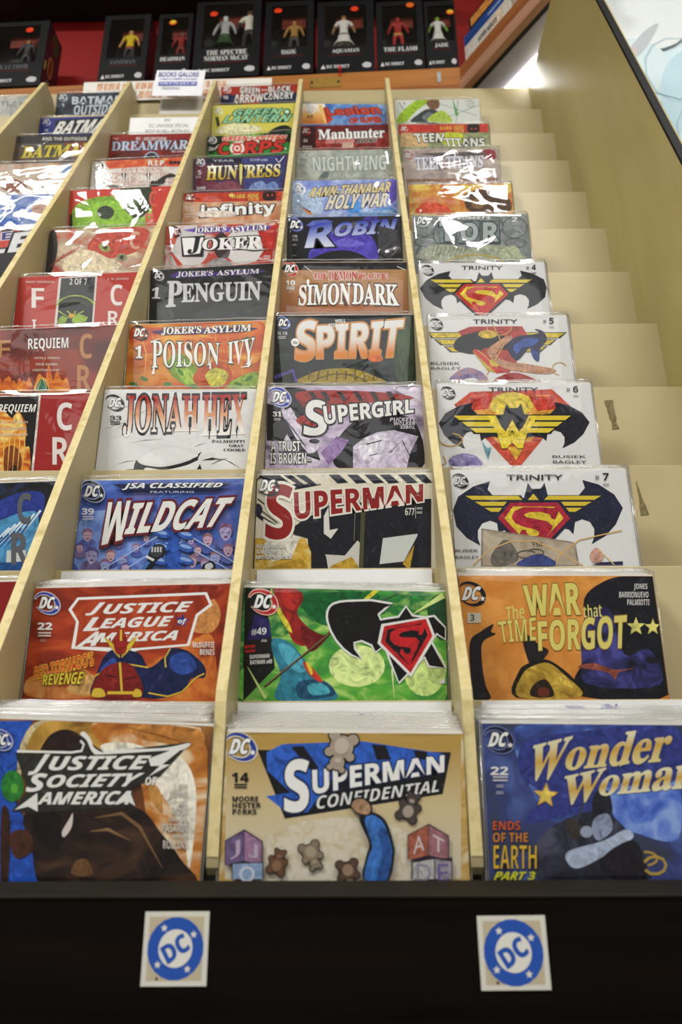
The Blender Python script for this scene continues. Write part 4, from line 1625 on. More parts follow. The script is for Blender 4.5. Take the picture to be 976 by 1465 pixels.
E 6a3a50 1291 933 11 0 0 7
L a8c0e8 100 0 272 957 890 558
L a8c0e8 100 0 496 960 911 678
L a8c0e8 101 0 1016 546 1624 922
L a8c0e8 101 0 1025 679 1539 973
E 2f5ab0 842 584 85 25 -8 41
E 88a8e0 841 573 60 17 -3 18
E 2f5ab0 851 717 84 24 -7 41
E 88a8e0 850 706 59 17 -3 18
E 2f5ab0 1083 600 84 25 -8 41
E 88a8e0 1082 590 60 17 -3 18
E 2f5ab0 1091 733 84 24 -8 40
E 88a8e0 1090 722 59 17 -3 18
E 2f5ab0 1099 864 83 24 -8 40
E 88a8e0 1098 853 59 17 -3 18
E 2f5ab0 836 860 84 24 -7 40
E 88a8e0 836 850 59 17 -3 18
B 14161e 670 962 714 885 741 755 799 697 876 709 887 796 812 873 745 963
B 3a3c44 743 781 788 716 864 717 871 788 809 829
L c8c8cc 151 0 766 723 765 776
L c8c8cc 151 0 794 724 793 776
L c8c8cc 151 0 822 724 820 777
L c8c8cc 151 0 849 724 848 777
L d8d8dc 250 0 713 820 791 860
L 3f70b8 398 0 682 962 738 872
B 14161e 1266 969 1275 905 1361 872 1389 932 1353 970
B c8c8cc 1290 944 1300 903 1349 893 1369 932 1328 960
T 6a1c24 b 0.076 W 292 260 509 241 516 620 209 708
T e8e8e4 b 0.016 W 292 260 509 241 516 620 209 708
T 6a1c24 i 0.076 ILDCAT 506 268 1547 214 1419 514 483 587
T e8e8e4 i 0.016 ILDCAT 506 268 1547 214 1419 514 483 587
P 1c2444 312 55 1528 55 1376 125 447 124
T 14182c i 0.076 JSA_CLASSIFIED 425 45 1429 54 1406 115 416 118
T e8e8ea i 0.016 JSA_CLASSIFIED 425 45 1429 54 1406 115 416 118
T c8d0e8 r 0 FEATURING 701 133 1140 139 1141 161 703 155
D 16181e f0f0f0 a8b0d0 117 130 212 3 23 226
T e4e4ec b 0.016 39 33 311 151 313 158 378 40 377
P c8c8dc 47 393 155 394 156 407 48 406
P c8c8dc 50 418 157 420 158 432 51 431
= C 4 0.1249 -0.2449 0.3548 -0.0075 dcdcdc 0 # white bagged comic with red to cream western lettering and hat brim sketch
B 1c1a1a 426 850 499 900 730 925 998 851 1117 751 1088 838 1129 938 1124 1024 477 1024
B e2e2e2 537 937 733 962 957 913 1101 851 1085 950 965 1019 579 1019
B e4e4e4 473 862 577 750 803 700 990 751 1086 801 907 863 682 900
L 2c2a2a 273 1 226 1011 341 970 458 949
L 2c2a2a 320 1 1135 851 1237 835 1340 839
L 2c2a2a 114 1 1339 826 1444 879 1551 951
L 2c2a2a 47 1 114 286 247 211 382 156
L 2c2a2a 47 1 20 494 164 432 312 391
L 2c2a2a 69 1 225 899 325 865 426 850
L 2c2a2a 137 1 1229 901 1318 854 1407 827
L 2c2a2a 46 1 314 648 507 613 702 598
L 2c2a2a 46 1 1033 700 1099 665 1167 650
L b0b4b8 70 1 177 443 463 261
L b0b4b8 70 1 158 481 246 430
L b0b4b8 70 1 1370 158 1531 93
T 17171a s 0.055 JONAH 227 65 1047 67 1065 568 256 577
T m29 s 0.005 JONAH 227 65 1047 67 1065 568 256 577
T 17171a s 0.055 HEX 1096 68 1567 64 1576 544 1111 563
T m29 s 0.005 HEX 1096 68 1567 64 1576 544 1111 563
T 1c1c1c s 0.012 PALMIOTTI 1225 614 1580 615 1581 646 1227 645
T 1c1c1c s 0.012 GRAY 1412 666 1573 666 1574 696 1414 696
T 1c1c1c s 0.012 COOKE 1355 716 1589 716 1591 747 1357 746
D 17171c e6e6e6 - 128 160 188 1 22 210
T 222222 s 0.012 33 89 318 215 318 221 370 95 370
P 3a3a3a 101 385 208 386 210 399 102 399
P 3a3a3a 104 412 211 412 213 425 105 425
= C 5 0.1856 -0.2449 0.4800 0.0250 m52 0 # orange bagged comic with spiky white title and green leaves
B m30 -1 68 419 53 791 128 1155 18 1656 37 1582 579 1168 535 644 366 126 407
L e0b050 132 1 101 10 230 411 227 795
L e0b050 132 1 263 78 373 416 376 801
L e0b050 131 1 424 145 516 421 525 806
L e0b050 132 1 576 28 659 426 674 811
L e0b050 132 1 737 95 802 432 822 817
L e0b050 131 1 897 162 945 437 971 822
L e0b050 132 1 1051 45 1088 442 1119 827
L e0b050 131 1 1210 113 1231 447 1268 833
L e0b050 131 1 1369 180 1374 452 1416 838
B 7a9a2c 496 540 646 426 808 581 918 762 1024 882 821 921 638 810 529 689
B 9ab840 577 602 678 546 814 729 896 878 742 857
B b85020 838 700 963 587 1169 564 1276 716 1254 890 1127 932 923 925 817 817
B c0b848 963 734 1068 650 1211 699 1226 802 1152 901 1050 912 984 823
L 3a4a18 154 1 1136 770 1205 760
B 88a838 1228 889 1379 778 1584 727 1573 948 1280 938
E 4a7a28 225 766 49 22 -6 24
E 4a7a28 658 694 35 46 -17 16
E 4a7a28 512 849 51 2 1 26
E 4a7a28 1482 811 39 -36 15 21
E 4a7a28 1356 880 48 22 -7 24
E 4a7a28 102 834 51 12 -2 26
E 4a7a28 1462 275 27 53 -20 13
E 4a7a28 820 889 51 2 1 26
P 3c2468 259 108 421 90 790 97 1367 82 1591 108 1421 151 792 165 425 163
T 2a1c20 s 0.075 JOKER'S 404 52 893 52 886 162 399 169
T ece8e0 s 0.015 JOKER'S 404 52 893 52 886 162 399 169
T 2a1c20 s 0.075 ASYLUM 925 59 1503 50 1499 148 918 163
T ece8e0 s 0.015 ASYLUM 925 59 1503 50 1499 148 918 163
T 2a4a2a s 0.035 POISON 293 238 1121 299 1119 616 310 628
T f0eee8 s 0 POISON 293 238 1121 299 1119 616 310 628
T 2a4a2a s 0.035 IVY 1220 302 1548 241 1537 643 1227 596
T f0eee8 s 0 IVY 1220 302 1548 241 1537 643 1227 596
L f0eee8 363 1 341 534 330 711
L f0eee8 259 1 1013 529 1017 662
L f0eee8 311 1 1520 518 1480 641 1377 655
L f0eee8 236 1 406 205 279 262
D 2a2418 f0ece4 - 134 122 189 7 14 219
T 6a4a20 s 0.063 1 96 309 185 313 188 481 99 478
T f0ece4 s 0.016 1 96 309 185 313 188 481 99 478
= C 6 0.2495 -0.2448 0.6102 0.0557 m53 0 # black bagged comic with tall silvery art deco title
B 3a3c3e 87 719 141 587 236 571 334 736 279 810 127 811
L 6a6c70 115 1 1306 622 1370 762 1435 833
B 2c2e30 657 713 1230 617 1496 680 1511 861 696 828
L 4a4c4e 97 1 538 131 560 388
P 4a2f7a 267 112 382 50 965 102 1432 88 1563 120 1430 169 965 161 345 153
T 201c2c s 0.07 JOKER'S 367 49 857 64 849 153 353 151
T d8d4dc s 0.01 JOKER'S 367 49 857 64 849 153 353 151
T 201c2c s 0.07 ASYLUM 911 68 1487 80 1481 154 903 152
T d8d4dc s 0.01 ASYLUM 911 68 1487 80 1481 154 903 152
T c8c8ca s 0.016 P 239 204 433 212 437 608 226 607
T c8c8ca s 0.016 ENGUIN 427 252 1509 287 1490 584 435 553
D a0a0a6 dcdce0 - 111 97 144 10 4 173
T d8d8da s 0.016 1 34 287 146 295 135 469 23 461
= C 7 0.3070 -0.2449 0.7336 0.0210 m54 0 # red and grey bagged comic with ornate white title
B c8c4c2 104 565 236 54 446 -4 646 392 527 706 164 725
B d2cecc 929 209 1296 59 1509 165 1409 610 1151 727 939 594
B 3a2a2c 696 330 822 140 959 339 939 594 783 588
B 8a8486 632 741 732 618 888 624 996 753
L c84030 788 1 71 436 242 727
P b02a20 1349 94 1656 23 1566 742 1307 764 1459 485
P 6a4aa8 251 87 553 33 1031 63 1481 33 1574 82 1482 131 1033 141 505 155
T 2a2028 s 0.07 JOKER'S 416 41 898 32 890 136 410 152
T f0ecf0 s 0.01 JOKER'S 416 41 898 32 890 136 410 152
T 2a2028 s 0.07 ASYLUM 941 40 1502 34 1493 131 933 151
T f0ecf0 s 0.01 ASYLUM 941 40 1502 34 1493 131 933 151
P 17171a 222 210 586 197 574 581 261 570
P ece8e8 244 230 566 229 519 516 290 540
T 17171a s 0.016 J 362 215 547 208 506 509 337 525
T 17171a s 0.076 OKER 562 261 1436 227 1428 458 549 459
T ece8e8 s 0.016 OKER 562 261 1436 227 1428 458 549 459
L 17171a 315 1 988 436 1303 495 1564 488
L ece8e8 131 1 1040 438 1303 479 1538 475
T f0e8e8 b 0 ARVID 1450 586 1554 590 1555 615 1450 612
T f0e8e8 b 0 NELSON 1367 621 1550 628 1550 666 1368 659
D 2a2024 ecdcdc - 128 109 175 6 11 214
T ece4e4 s 0.016 1 58 346 163 350 157 478 52 474
= C 8 0.3911 -0.2449 0.8715 0.0120 m55 0 # peach bagged comic with white rounded lower case title under a red band
P b83a24 0 -7 1617 -7 1608 198 368 194 3 169
T 5a1c10 s 0.055 DARK_SIDE 802 44 1242 41 1238 122 798 125
T e0b850 s 0.015 DARK_SIDE 802 44 1242 41 1238 122 798 125
T e0b850 s 0.012 CLUB 1068 132 1244 123 1239 174 1069 184
B 2a1816 1327 176 1306 40 1344 0 1491 4 1524 64 1514 181
E c84838 1389 82 18 0 0 18
E c84838 1463 81 18 0 0 18
B e0c060 743 61 801 22 832 82 789 103
T 17171a b 0.076 infinity 306 251 1497 210 1518 501 298 576
T ececec b 0.016 infinity 306 251 1497 210 1518 501 298 576
E d8cac0 553 439 349 9 3 72
D 8a3a2c eee0d8 - 104 84 165 4 11 205
T e8d8d0 b 0 11 38 265 137 268 143 370 43 367
P e0c8bc 41 425 215 430 217 454 42 449
P e0c8bc 43 473 218 478 219 501 45 497
= C 9 0.4378 -0.2448 0.9900 0.0471 m56 0 # plum and navy bagged comic with cream to gold gothic title
P 6a3040 27 154 245 128 466 725 51 699
P 3a3f78 839 45 1638 24 1542 769 897 740
B 7a90c0 989 746 1021 631 1176 563 1267 647 1296 754
B 6a82b8 1265 752 1298 629 1422 598 1480 765
B 7a4050 343 717 465 557 713 553 835 748
P 1c1c28 213 14 839 37 839 133 214 118
T b8b8c8 r 0.012 YEAR 338 38 714 61 714 110 339 86
T b8b8c8 r 0.012 ONE 995 63 1308 83 1307 131 995 111
P 2c2660 1434 63 1641 16 1555 203 1462 213
L e0e0e8 188 0 1449 84 1493 187 1591 45
T 1c1820 s 0.071 HUNTRESS 246 176 1524 217 1505 485 224 491
T m31 s 0.016 HUNTRESS 246 176 1524 217 1505 485 224 491
P 1c1820 776 162 885 160 868 484 823 708 787 479
P d8cc78 807 179 863 175 852 484 826 658 806 481
D a8a8b8 e0e0e4 - 114 71 169 11 3 216
T e0d8dc b 0 5 79 261 141 265 142 368 80 364
P c8b8c0 43 393 136 399 136 412 43 406
P c8b8c0 44 419 137 425 137 438 44 432
P b8a8b0 65 630 219 624 220 694 66 696
= C 10 0.5328 -0.2447 1.1387 0.0610 2c8a34 0 # bright green bagged comic with red block letters and ring symbol
B 17241a -11 9 306 -15 228 269 42 445
B 1c1e1c 1013 40 1275 -7 1609 38 1599 279 1346 115
B ded8c8 526 196 1049 92 1342 211 1043 284 672 303
E 6aa84a 827 26 134 10 -2 97
L e0e0d8 296 0 124 336 234 217 398 128 602 79 826 74 1048 114 1249 195 1408 308 1511 444
T e8d8c8 i 0.068 GREEN_LANTERN 305 14 1533 81 1513 205 282 138
T d04a34 i 0.016 GREEN_LANTERN 305 14 1533 81 1513 205 282 138
T 3a1414 b 0.076 C 229 173 415 177 411 474 189 476
T c43428 b 0.016 C 229 173 415 177 411 474 189 476
T 3a1414 b 0.076 RPS 730 192 1510 205 1405 503 705 487
T c43428 b 0.016 RPS 730 192 1510 205 1405 503 705 487
E e8e4dc 568 343 140 11 -3 162
E c43428 568 343 96 7 -2 114
E e8e4dc 568 343 63 5 -1 72
E c43428 568 343 33 3 -1 38
P c43428 474 201 674 217 673 250 473 235
P c43428 470 431 669 446 669 479 470 464
D e0e0d8 f2f2f2 - 89 84 171 13 -2 221
T ecece4 b 0 26 21 272 117 279 116 365 20 358
= C 11 0.5592 -0.2449 1.2466 0.0250 d2c858 0 # pale yellow bagged comic with mint green outlined title
B e0dcb0 110 622 451 486 989 609 762 779 151 733
B 1c1f1c 1143 765 1295 612 1487 580 1608 710 1600 814
P 3a3f30 63 319 120 296 165 524 108 572
T 1c3a28 i 0.076 GREEN 444 111 1404 132 1372 303 402 303
T 8ec8a0 i 0.016 GREEN 444 111 1404 132 1372 303 402 303
T 1c3a28 i 0.076 LANTERN 263 287 1596 303 1549 483 213 466
T 8ec8a0 i 0.016 LANTERN 263 287 1596 303 1549 483 213 466
E 1c3a28 1496 227 77 3 0 91
E 8ec8a0 1496 227 54 2 0 61
E e0f0e0 1496 227 27 1 0 30
D d8d4b0 f0f0e0 - 113 148 178 8 6 234
= C 12 0.6293 -0.2449 1.3764 0.0275 a8342a 0 # red and navy bagged comic at the very top beside the paper banner
P 1c2a4a 831 248 1677 232 1653 559 833 532
B 1c2a4a 6 265 211 220 463 515 11 495
P 2a3a5a 215 439 294 223 399 311 360 511
T 3a1414 b 0.076 GREEN 407 19 830 60 831 204 410 207
T e8e0da b 0.016 GREEN 407 19 830 60 831 204 410 207
T 17171c b 0.076 BLACK 1017 36 1493 35 1492 190 1017 212
T e0e0dc b 0.016 BLACK 1017 36 1493 35 1492 190 1017 212
T e8e0da b 0 AND 864 106 996 112 996 156 864 150
T 3a1414 b 0.076 ARROW 294 234 905 229 906 448 282 475
T e8e0da b 0.016 ARROW 294 234 905 229 906 448 282 475
T 17171c b 0.076 CANARY 922 219 1558 204 1556 402 923 416
T e0e0dc b 0.016 CANARY 922 219 1558 204 1556 402 923 416
D d8a8a0 f0e0dc - 118 72 182 8 5 243
T e8d8d4 b 0 10 47 256 154 261 156 360 49 355
= B 2 0.0300 -0.4250 0.1065 0.0209 8a1a18 1 # dark red bagged comic cut off at the left edge, lowest of its column
T d8d0cc b 0 F 265 96 450 101 505 412 322 408
P c8b8b0 867 24 892 25 1044 1018 1021 1017
= B 3 0.0642 -0.4249 0.2153 0.0325 m57 1 # black and blue bagged comic with grey stacked letters at the left edge
B 24368a 754 364 1004 231 1326 100 1532 145 1490 394 1176 557 853 614
B 4a90c0 782 576 1156 380 1414 305 1503 395 1466 810 886 869
L d8e4ea 231 1 998 723 1232 468
L d8e4ea 231 1 1072 685 1288 435
L d8e4ea 231 1 1147 646 1344 402
L d8e4ea 232 1 1221 608 1401 369
L d8e4ea 232 1 1296 569 1457 336
L d8e4ea 233 1 1371 530 1514 302
L 1c4a88 197 1 941 789 1176 557
L 1c4a88 197 1 1028 752 1233 531
L 1c4a88 198 1 1115 714 1289 506
L 1c4a88 198 1 1203 676 1346 480
L 1c4a88 198 1 1291 638 1403 454
P c8ccc8 1232 698 1415 699 1418 849 1241 842
P 1c4a88 815 825 1466 810 1477 919 825 893
T 5a5c62 b 0.016 C 1274 120 1403 125 1434 434 1307 429
T 5a5c62 b 0.016 R 1258 526 1411 532 1443 837 1292 831
= B 4 0.1249 -0.4250 0.3508 0.0029 9a1f1c 0 # red bagged comic with flame panel and white stacked letters in the left column
P d4ccc4 272 20 1095 17 1135 999 429 990
P 15100e 275 34 1072 33 1110 998 429 990
B m32 597 274 692 196 812 296 872 218 985 396 999 629 1056 668 1066 998 670 993
B 7a3a18 783 703 859 627 957 705 995 857 963 997 842 995
B e8c870 827 277 896 258 950 396 879 395
B 2c1408 873 912 908 856 957 894 953 987 892 987
L e8b850 138 1 756 994 719 625 711 393
L e8b850 138 1 808 995 775 626 761 394
L e8b850 138 1 859 995 831 627 810 394
L e8b850 138 1 911 996 887 628 860 395
L e8b850 138 1 963 997 943 628 909 395
L e8b850 138 1 1014 997 999 629 959 396
T e8e4e0 i 0 REQUIEM 639 125 1063 131 1068 250 646 245
T c8b8a8 b 0 PETER_J._TOMASI 606 333 995 338 999 369 610 364
T c8b8a8 b 0 DOUG_MAHNKE 652 408 987 412 991 443 657 439
T d8c8b8 b 0 CHRISTIAN_ALAMY 610 481 1015 486 1019 517 615 512
T e0d8d4 b -0 C 1285 114 1456 116 1495 458 1327 455
T e0d8d4 b -0 R 1287 536 1466 539 1503 863 1327 861
= B 5 0.1856 -0.4249 0.4738 0.0383 m58 0 # brown bagged comic with flames and tan stacked letters
B m33 204 848 207 712 227 535 281 671 339 855
B m33 320 854 324 718 359 675 398 677 455 860
B m33 436 860 441 723 485 770 514 683 572 866
B m33 707 873 714 737 744 650 787 696 842 879
B m33 823 879 830 743 849 521 904 702 959 885
B m33 920 883 927 747 955 616 1001 707 1055 890
B m33 997 887 1005 751 1044 753 1079 711 1132 894
B m33 552 865 558 729 599 753 631 689 688 872
B d89a30 707 873 725 760 787 692 852 766 885 882
B 2c6a54 730 874 744 771 789 714 842 783 870 881
L d8c060 78 0 747 849 788 705 851 845
T 3a1410 b 0.03 REQUIEM 563 143 1058 149 1072 333 581 327
T e4e0dc b -0 REQUIEM 563 143 1058 149 1072 333 581 327
T d0b8a8 b 0 PETER_J._TOMASI 667 408 974 423 977 460 670 444
T d0b8a8 b 0 DOUG_MAHNKE 691 495 954 508 956 540 694 527
T d0b8a8 b 0 CHRISTIAN_ALAMY 659 574 984 590 987 622 662 606
T b07a48 b 0 C 1193 105 1348 113 1373 468 1220 461
T b07a48 b 0 R 1195 549 1363 558 1387 906 1221 898
T b07a48 b 0 F 183 147 350 155 377 407 211 399
= B 6 0.2510 -0.4249 0.6024 0.0400 b03428 0 # red bagged comic with black middle panel and green arc
P d4ccc8 550 35 1073 25 1075 833 550 818
P 17191a 582 52 1049 51 1051 806 582 797
L 9ab828 196 0 554 492 579 431 630 382 703 351 788 342 876 355 958 389 1022 440 1063 502
L 4a5a20 65 0 610 486 639 455 684 431 741 417 805 415 870 424 929 444 978 473 1012 507
L 4a5a20 65 0 656 499 679 476 714 458 758 448 807 446 858 453 904 468 942 490 967 516
L 4a5a20 66 0 519 460 560 413 625 377 708 356 800 353 894 366 981 396 1052 439 1100 491
L a8c038 173 1 751 702 590 579
L a8c038 173 1 794 704 655 684
L a8c038 173 1 838 706 703 585
L a8c038 173 1 751 702 767 690
L a8c038 173 1 794 704 816 591
L a8c038 173 1 838 706 880 696
L a8c038 173 1 751 702 929 597
L a8c038 173 1 794 704 992 702
E d89a28 769 660 39 2 2 31
B 7a9828 592 732 640 658 708 700 692 775 596 782
B 8aa830 776 741 833 643 966 688 960 764 822 782
T dcdcd8 b -0.015 2_OF_7 697 58 936 71 943 177 705 164
T d8b8b0 b 0 GRANT_MORRISON 99 69 488 90 491 127 103 106
T d8b8b0 b 0 J._G._JONES 1214 81 1505 96 1507 133 1216 118
T e0d8d4 b -0.005 F 190 190 366 199 395 522 220 513
T e0d8d4 b -0.005 C 1264 189 1431 198 1450 542 1284 533
T e0d8d4 b -0.005 R 1254 614 1402 621 1415 850 1268 843
T e0d8d4 b 0 I 246 698 303 701 318 869 262 866
= B 7 0.3195 -0.4249 0.7391 0.0417 m59 0 # glossy reddish bagged comic with green eyes above the black middle panel one
B b84838 601 396 711 127 962 22 1349 24 1515 133 1368 439 1119 541 866 566
B d8c8a8 293 534 601 396 930 569 1127 696 881 819 312 788
E 8a9850 854 371 86 42 -16 65
E 4a4030 860 364 38 2 2 39
E 8a8868 1120 561 83 5 4 70
E 3a3428 1120 561 32 2 2 39
B 2a2422 -9 709 1 87 92 21 153 371 91 776
L a84a3a 159 1 22 711 255 454
L a84a3a 159 1 67 675 310 426
L a84a3a 159 1 111 639 365 398
L a84a3a 159 1 156 603 420 370
L a84a3a 159 1 200 567 476 342
T c89a80 b 0 C 1217 92 1372 101 1387 432 1233 423
= B 8 0.3724 -0.4249 0.8627 0.0443 c03a2c 0 # red and lime green bagged comic with small dark oval
B 7aa82c 49 675 86 336 352 178 766 160 1119 311 1329 410 1304 664 1140 824 82 761
B 8ab83a 294 348 701 243 984 389 932 727 453 699
B 2a3a20 759 28 1105 -4 1315 17 1329 410 1166 614 992 561 768 203
B 3f5a28 831 76 1107 49 1188 315 984 389
E 2c3428 597 478 138 8 8 137
L 4a5a3a 104 0 487 411 693 415
L 4a5a3a 104 0 490 463 696 466
L 4a5a3a 103 0 493 514 699 518
T c85a48 b 0 C 1282 81 1414 89 1426 415 1295 407
T c85a48 b 0 R 1238 533 1389 542 1398 797 1248 788
P 1c2418 23 503 61 463 89 762 35 758
= B 9 0.4425 -0.4249 0.9912 0.0497 m60 0 # white bagged comic with outlined block title and orange top edge
P m34 219 -5 1616 0 1582 211 829 171 304 184
T 5a1810 b 0.068 R.I.P. 990 36 1300 57 1303 173 994 153
T ecdcd4 b 0.016 R.I.P. 990 36 1300 57 1303 173 994 153
E 1c1616 1392 111 34 2 1 39
E 1c1616 1460 116 34 2 1 39
E 1c1616 1528 120 34 2 1 39
T c88878 s -0.01 BATMAN 513 169 1252 218 1254 304 517 256
T b86050 s 0.01 DETECTIVE 203 264 1435 345 1439 563 214 483
T e4dedb s -0.02 DETECTIVE 203 264 1435 345 1439 563 214 483
T c88878 s -0.01 COMICS 581 517 947 541 950 616 584 592
B 2c2824 1032 622 1065 501 1140 506 1249 418 1397 357 1511 435 1325 461 1290 563 1144 638
B 4a4640 250 589 396 542 548 609
D 2a2420 d8d4d0 - 111 94 174 11 12 221
P 8a8480 54 292 114 296 115 305 55 301
P 8a8480 55 309 115 313 116 321 56 317
P 8a8480 62 435 122 439 123 448 63 444
P 8a8480 63 452 123 456 124 465 64 461
= B 10 0.5110 -0.4250 1.1232 0.0111 8a2420 0 # dark red bagged comic with pale steel blue title below the white card
B 2a2a34 656 588 727 461 887 439 978 597
L a8b4c8 242 0 690 584 702 527 729 481 768 452 814 442 862 454 906 486 939 534 960 592
B 5a1614 84 495 395 347 646 458 616 602 92 588
B 6a1a18 1007 416 1434 114 1538 535 1139 601
T 1c2438 s 0.068 DREAMWAR 48 170 1502 169 1482 388 51 390
T b8c4d8 s 0.016 DREAMWAR 48 170 1502 169 1482 388 51 390
T d8b0a8 b 0 THE 46 65 153 68 157 121 51 118
T d8d0d0 b 0 DC_/_WILDSTORM 495 67 1066 83 1072 167 501 151
T d8c8c8 b 0 NO._4_OF_6 1192 411 1435 418 1438 470 1195 463
= A 7 0.3226 -0.6048 0.7356 0.0838 m61 0 # dark bagged comic with big pale block letters E at the left edge
P b83a2c 746 73 1356 45 1184 394 900 444
T d8d4d8 b 0.076 E 1074 74 1209 63 1198 197 1076 201
T 2c2c78 b 0.016 E 1074 74 1209 63 1198 197 1076 201
T 1a1a20 b 0.076 LE 878 126 1552 81 1410 435 868 441
T d8d8da b 0.016 LE 878 126 1552 81 1410 435 868 441
L b8b838 128 0 1164 595 1171 490
L b8b838 128 0 1196 598 1203 493
L b8b838 128 0 1228 601 1235 496
L b8b838 128 0 1260 604 1267 500
L b8b838 128 0 1292 607 1299 503
B 1c1a1e 938 526 1285 482 1185 935 964 913
= A 8 0.3678 -0.6051 0.8518 -0.0000 m62 0 # pale blue bagged comic washed by a wide glare at the left edge
B 2f5aa8 735 628 779 460 991 506 1080 654
B b08a7a 1231 254 1427 171 1552 344 1368 511
= A 9 0.4285 -0.6051 0.9749 0.0110 m63 0 # beige bagged comic with faint orange and blue letters
T b89880 b 0.016 BATMAN 501 16 1513 44 1532 225 525 197
B c89a58 1068 70 1212 26 1309 219 1128 261
B 6a88b0 1330 77 1475 33 1532 225 1367 244
B 8a5a48 346 521 544 339 790 532 583 643
= A 10 0.5126 -0.6051 1.1247 0.0133 m64 0 # dark bagged comic with wide yellow serif title behind creased plastic
P 2a2a2c 12 0 1670 -2 1646 187 57 192
T c8c4bc b 0 AND_THE_OUTSIDER 487 36 1349 62 1357 147 497 121
P 8a3a30 953 187 1603 165 1584 405 986 492
T 4a3a20 s 0.058 BATMAN 181 269 1525 205 1433 515 142 539
T c8b83a s 0.016 BATMAN 181 269 1525 205 1433 515 142 539
= A 11 0.5904 -0.6050 1.2533 0.0242 343a80 0 # indigo bagged comic with slanted white title
P 22252c 308 82 1580 20 1613 479 344 438
T 17171c i 0.073 BATMAN 364 119 1605 67 1519 396 291 436
T e0dcd8 i 0.016 BATMAN 364 119 1605 67 1519 396 291 436
T d0d0cc b 0 CONFIDENTIAL 844 368 1300 387 1305 444 849 425
D 8a90c0 c8cce0 - 125 103 177 7 24 230
T c8cce0 b 0 18 111 304 190 307 197 376 118 372
= A 12 0.6464 -0.6050 1.3821 0.0241 m65 0 # slate bagged comic with rounded light grey two line title below the red back wall
T c8d0d8 b 0.016 BATMAN 327 101 1447 111 1416 332 346 311
T a8b0b8 b 0 AND_THE 766 329 1138 345 1141 381 769 366
T c8d0d8 b 0 OUTSIDERS 396 350 1510 348 1436 613 402 619
D a8b0b8 d8dce0 - 116 92 206 9 26 272
T c8d0d8 b 0 1 111 277 167 279 176 378 120 375
= Z 12 0.6106 -0.7851 1.3331 0.0288 m66 0 # pale grey bagged comic in the leftmost pocket row top
T 8a8a86 b 0.016 HEARTLAND 240 96 1469 153 1483 285 257 228
B 6a6a66 948 722 1205 616 1228 822 966 868
"""
blocks = []
for ln in COVERS.strip().split('\n'):
    if ln.startswith('= '):
        hd, lab = ln[2:].split(' # ')
        blocks.append((hd.split(' '), lab, []))
    else:
        blocks[-1][2].append(ln)
EXTRA_KEYS = [('DC', 'b', 0.0), ('DC', 'b', 0.05), ('DC', 'b', 0.03), ('DC', 'b', 0.075)]
keys = set(EXTRA_KEYS)
for _, _, items in blocks:
    keys |= text_keys(items)
load_glyphs(keys)

paper = surface('cream_page_edges', ('cfc6ae', 'dcd4bf', 'e4ddca'), (40, 40, 900), 0.8, 0.1)
white_card = surface('white_backing_card', ('d4d2cc', 'dedcd6', 'e4e2dc'), (20, 20, 20), 0.6, 0.2)
film = plastic('clear_comic_sleeve', 0.032, 0.045, 0.0, 0.10, 45.0)
film_edge = plastic('folded_sleeve_edge', 0.22, 0.12, 0.22, 0.2, 200.0)
HC = 0.2585
NO_CREASE = {('A', 7): .3, ('B', 9): .45, ('E', 8): 2.5, ('E', 9): 2.5, ('D', 9): 2.3, ('D', 11): 1.7}
CREASE = {7: 1.5, 8: 1.9, 9: 1.9, 10: 1.2, 4: 1.1, 11: 1.1}


def sleeve(mb, w, h, y, seed, amp):
    """clear bag: creased front sheet that wraps round the sides, with a folded top edge"""
    r = random.Random(seed)
    cre = []
    for i in range(int(9 * amp)):
        a = math.radians(r.choice((r.uniform(20, 70), r.uniform(-25, 25), r.uniform(100, 150))))
        cre.append((r.uniform(-w / 2, w / 2), r.uniform(h * 0.5, h), math.cos(a), math.sin(a), r.uniform(.0002, .0007) * amp, r.uniform(.002, .006), r.uniform(.02, .07)))
    big = [(r.uniform(20, 60), r.uniform(15, 50), r.uniform(0, 6), r.uniform(.0002, .0006) * amp) for _ in range(3)]
    xs = [-w / 2 - .0012, -w / 2 - .0010, -w / 2 - .0002] + [-w / 2 + w * i / 44 for i in range(1, 44)] + [w / 2 + .0002, w / 2 + .0010, w / 2 + .0012]
    zs = [0.0] + [h * .3, h * .45] + [h * (.5 + .5 * j / 30) for j in range(1, 31)]
    n = len(mb.v)
    k = mb.mi(film)
    for j, z in enumerate(zs):
        for i, x in enumerate(xs):
            e = min((x + w / 2) / .012, (w / 2 - x) / .012, (h - z) / .008, 1.0)
            e = max(e, 0.0)
            d = 0.0
            for cx, cz, ca, sa, am, wd_, ln_ in cre:
                u = (x - cx) * ca + (z - cz) * sa
                v = -(x - cx) * sa + (z - cz) * ca
                d += am * math.exp(-(v / wd_) ** 2 - (u / ln_) ** 2)
            for fx, fz, ph, am in big:
                d += am * (1 + math.sin(fx * x + fz * z + ph))
            yy = y - d * e - .0002
            if i in (0, len(xs) - 1):
                yy = 0.0034
            elif i in (1, len(xs) - 2):
                yy = 0.0012
            elif i in (2, len(xs) - 3):
                yy = y * .4
            mb.v.append((x, yy, z))
    NX = len(xs)
    for j in range(len(zs) - 1):
        for i in range(NX - 1):
            mb.f.append((n + j * NX + i, n + j * NX + i + 1, n + (j + 1) * NX + i + 1, n + (j + 1) * NX + i))
            mb.m.append(k)
            mb.uv.append([(0, 0)] * 4)
    # folded top and welded side seams
    mb.tube([(-w / 2 - .001 + (w + .002) * i / 14, y * .5 + .0004 * math.sin(i * 1.3 + seed), h + .0003 * math.sin(i * 2.1 + seed)) for i in range(15)], .0007, film_edge, 6)
    mb.box((w / 2 + .0006, .0008, h * .4), (w / 2 + .0014, .0014, h), film_edge)
    mb.box((-w / 2 - .0014, .0008, h * .4), (-w / 2 - .0006, .0014, h), film_edge)


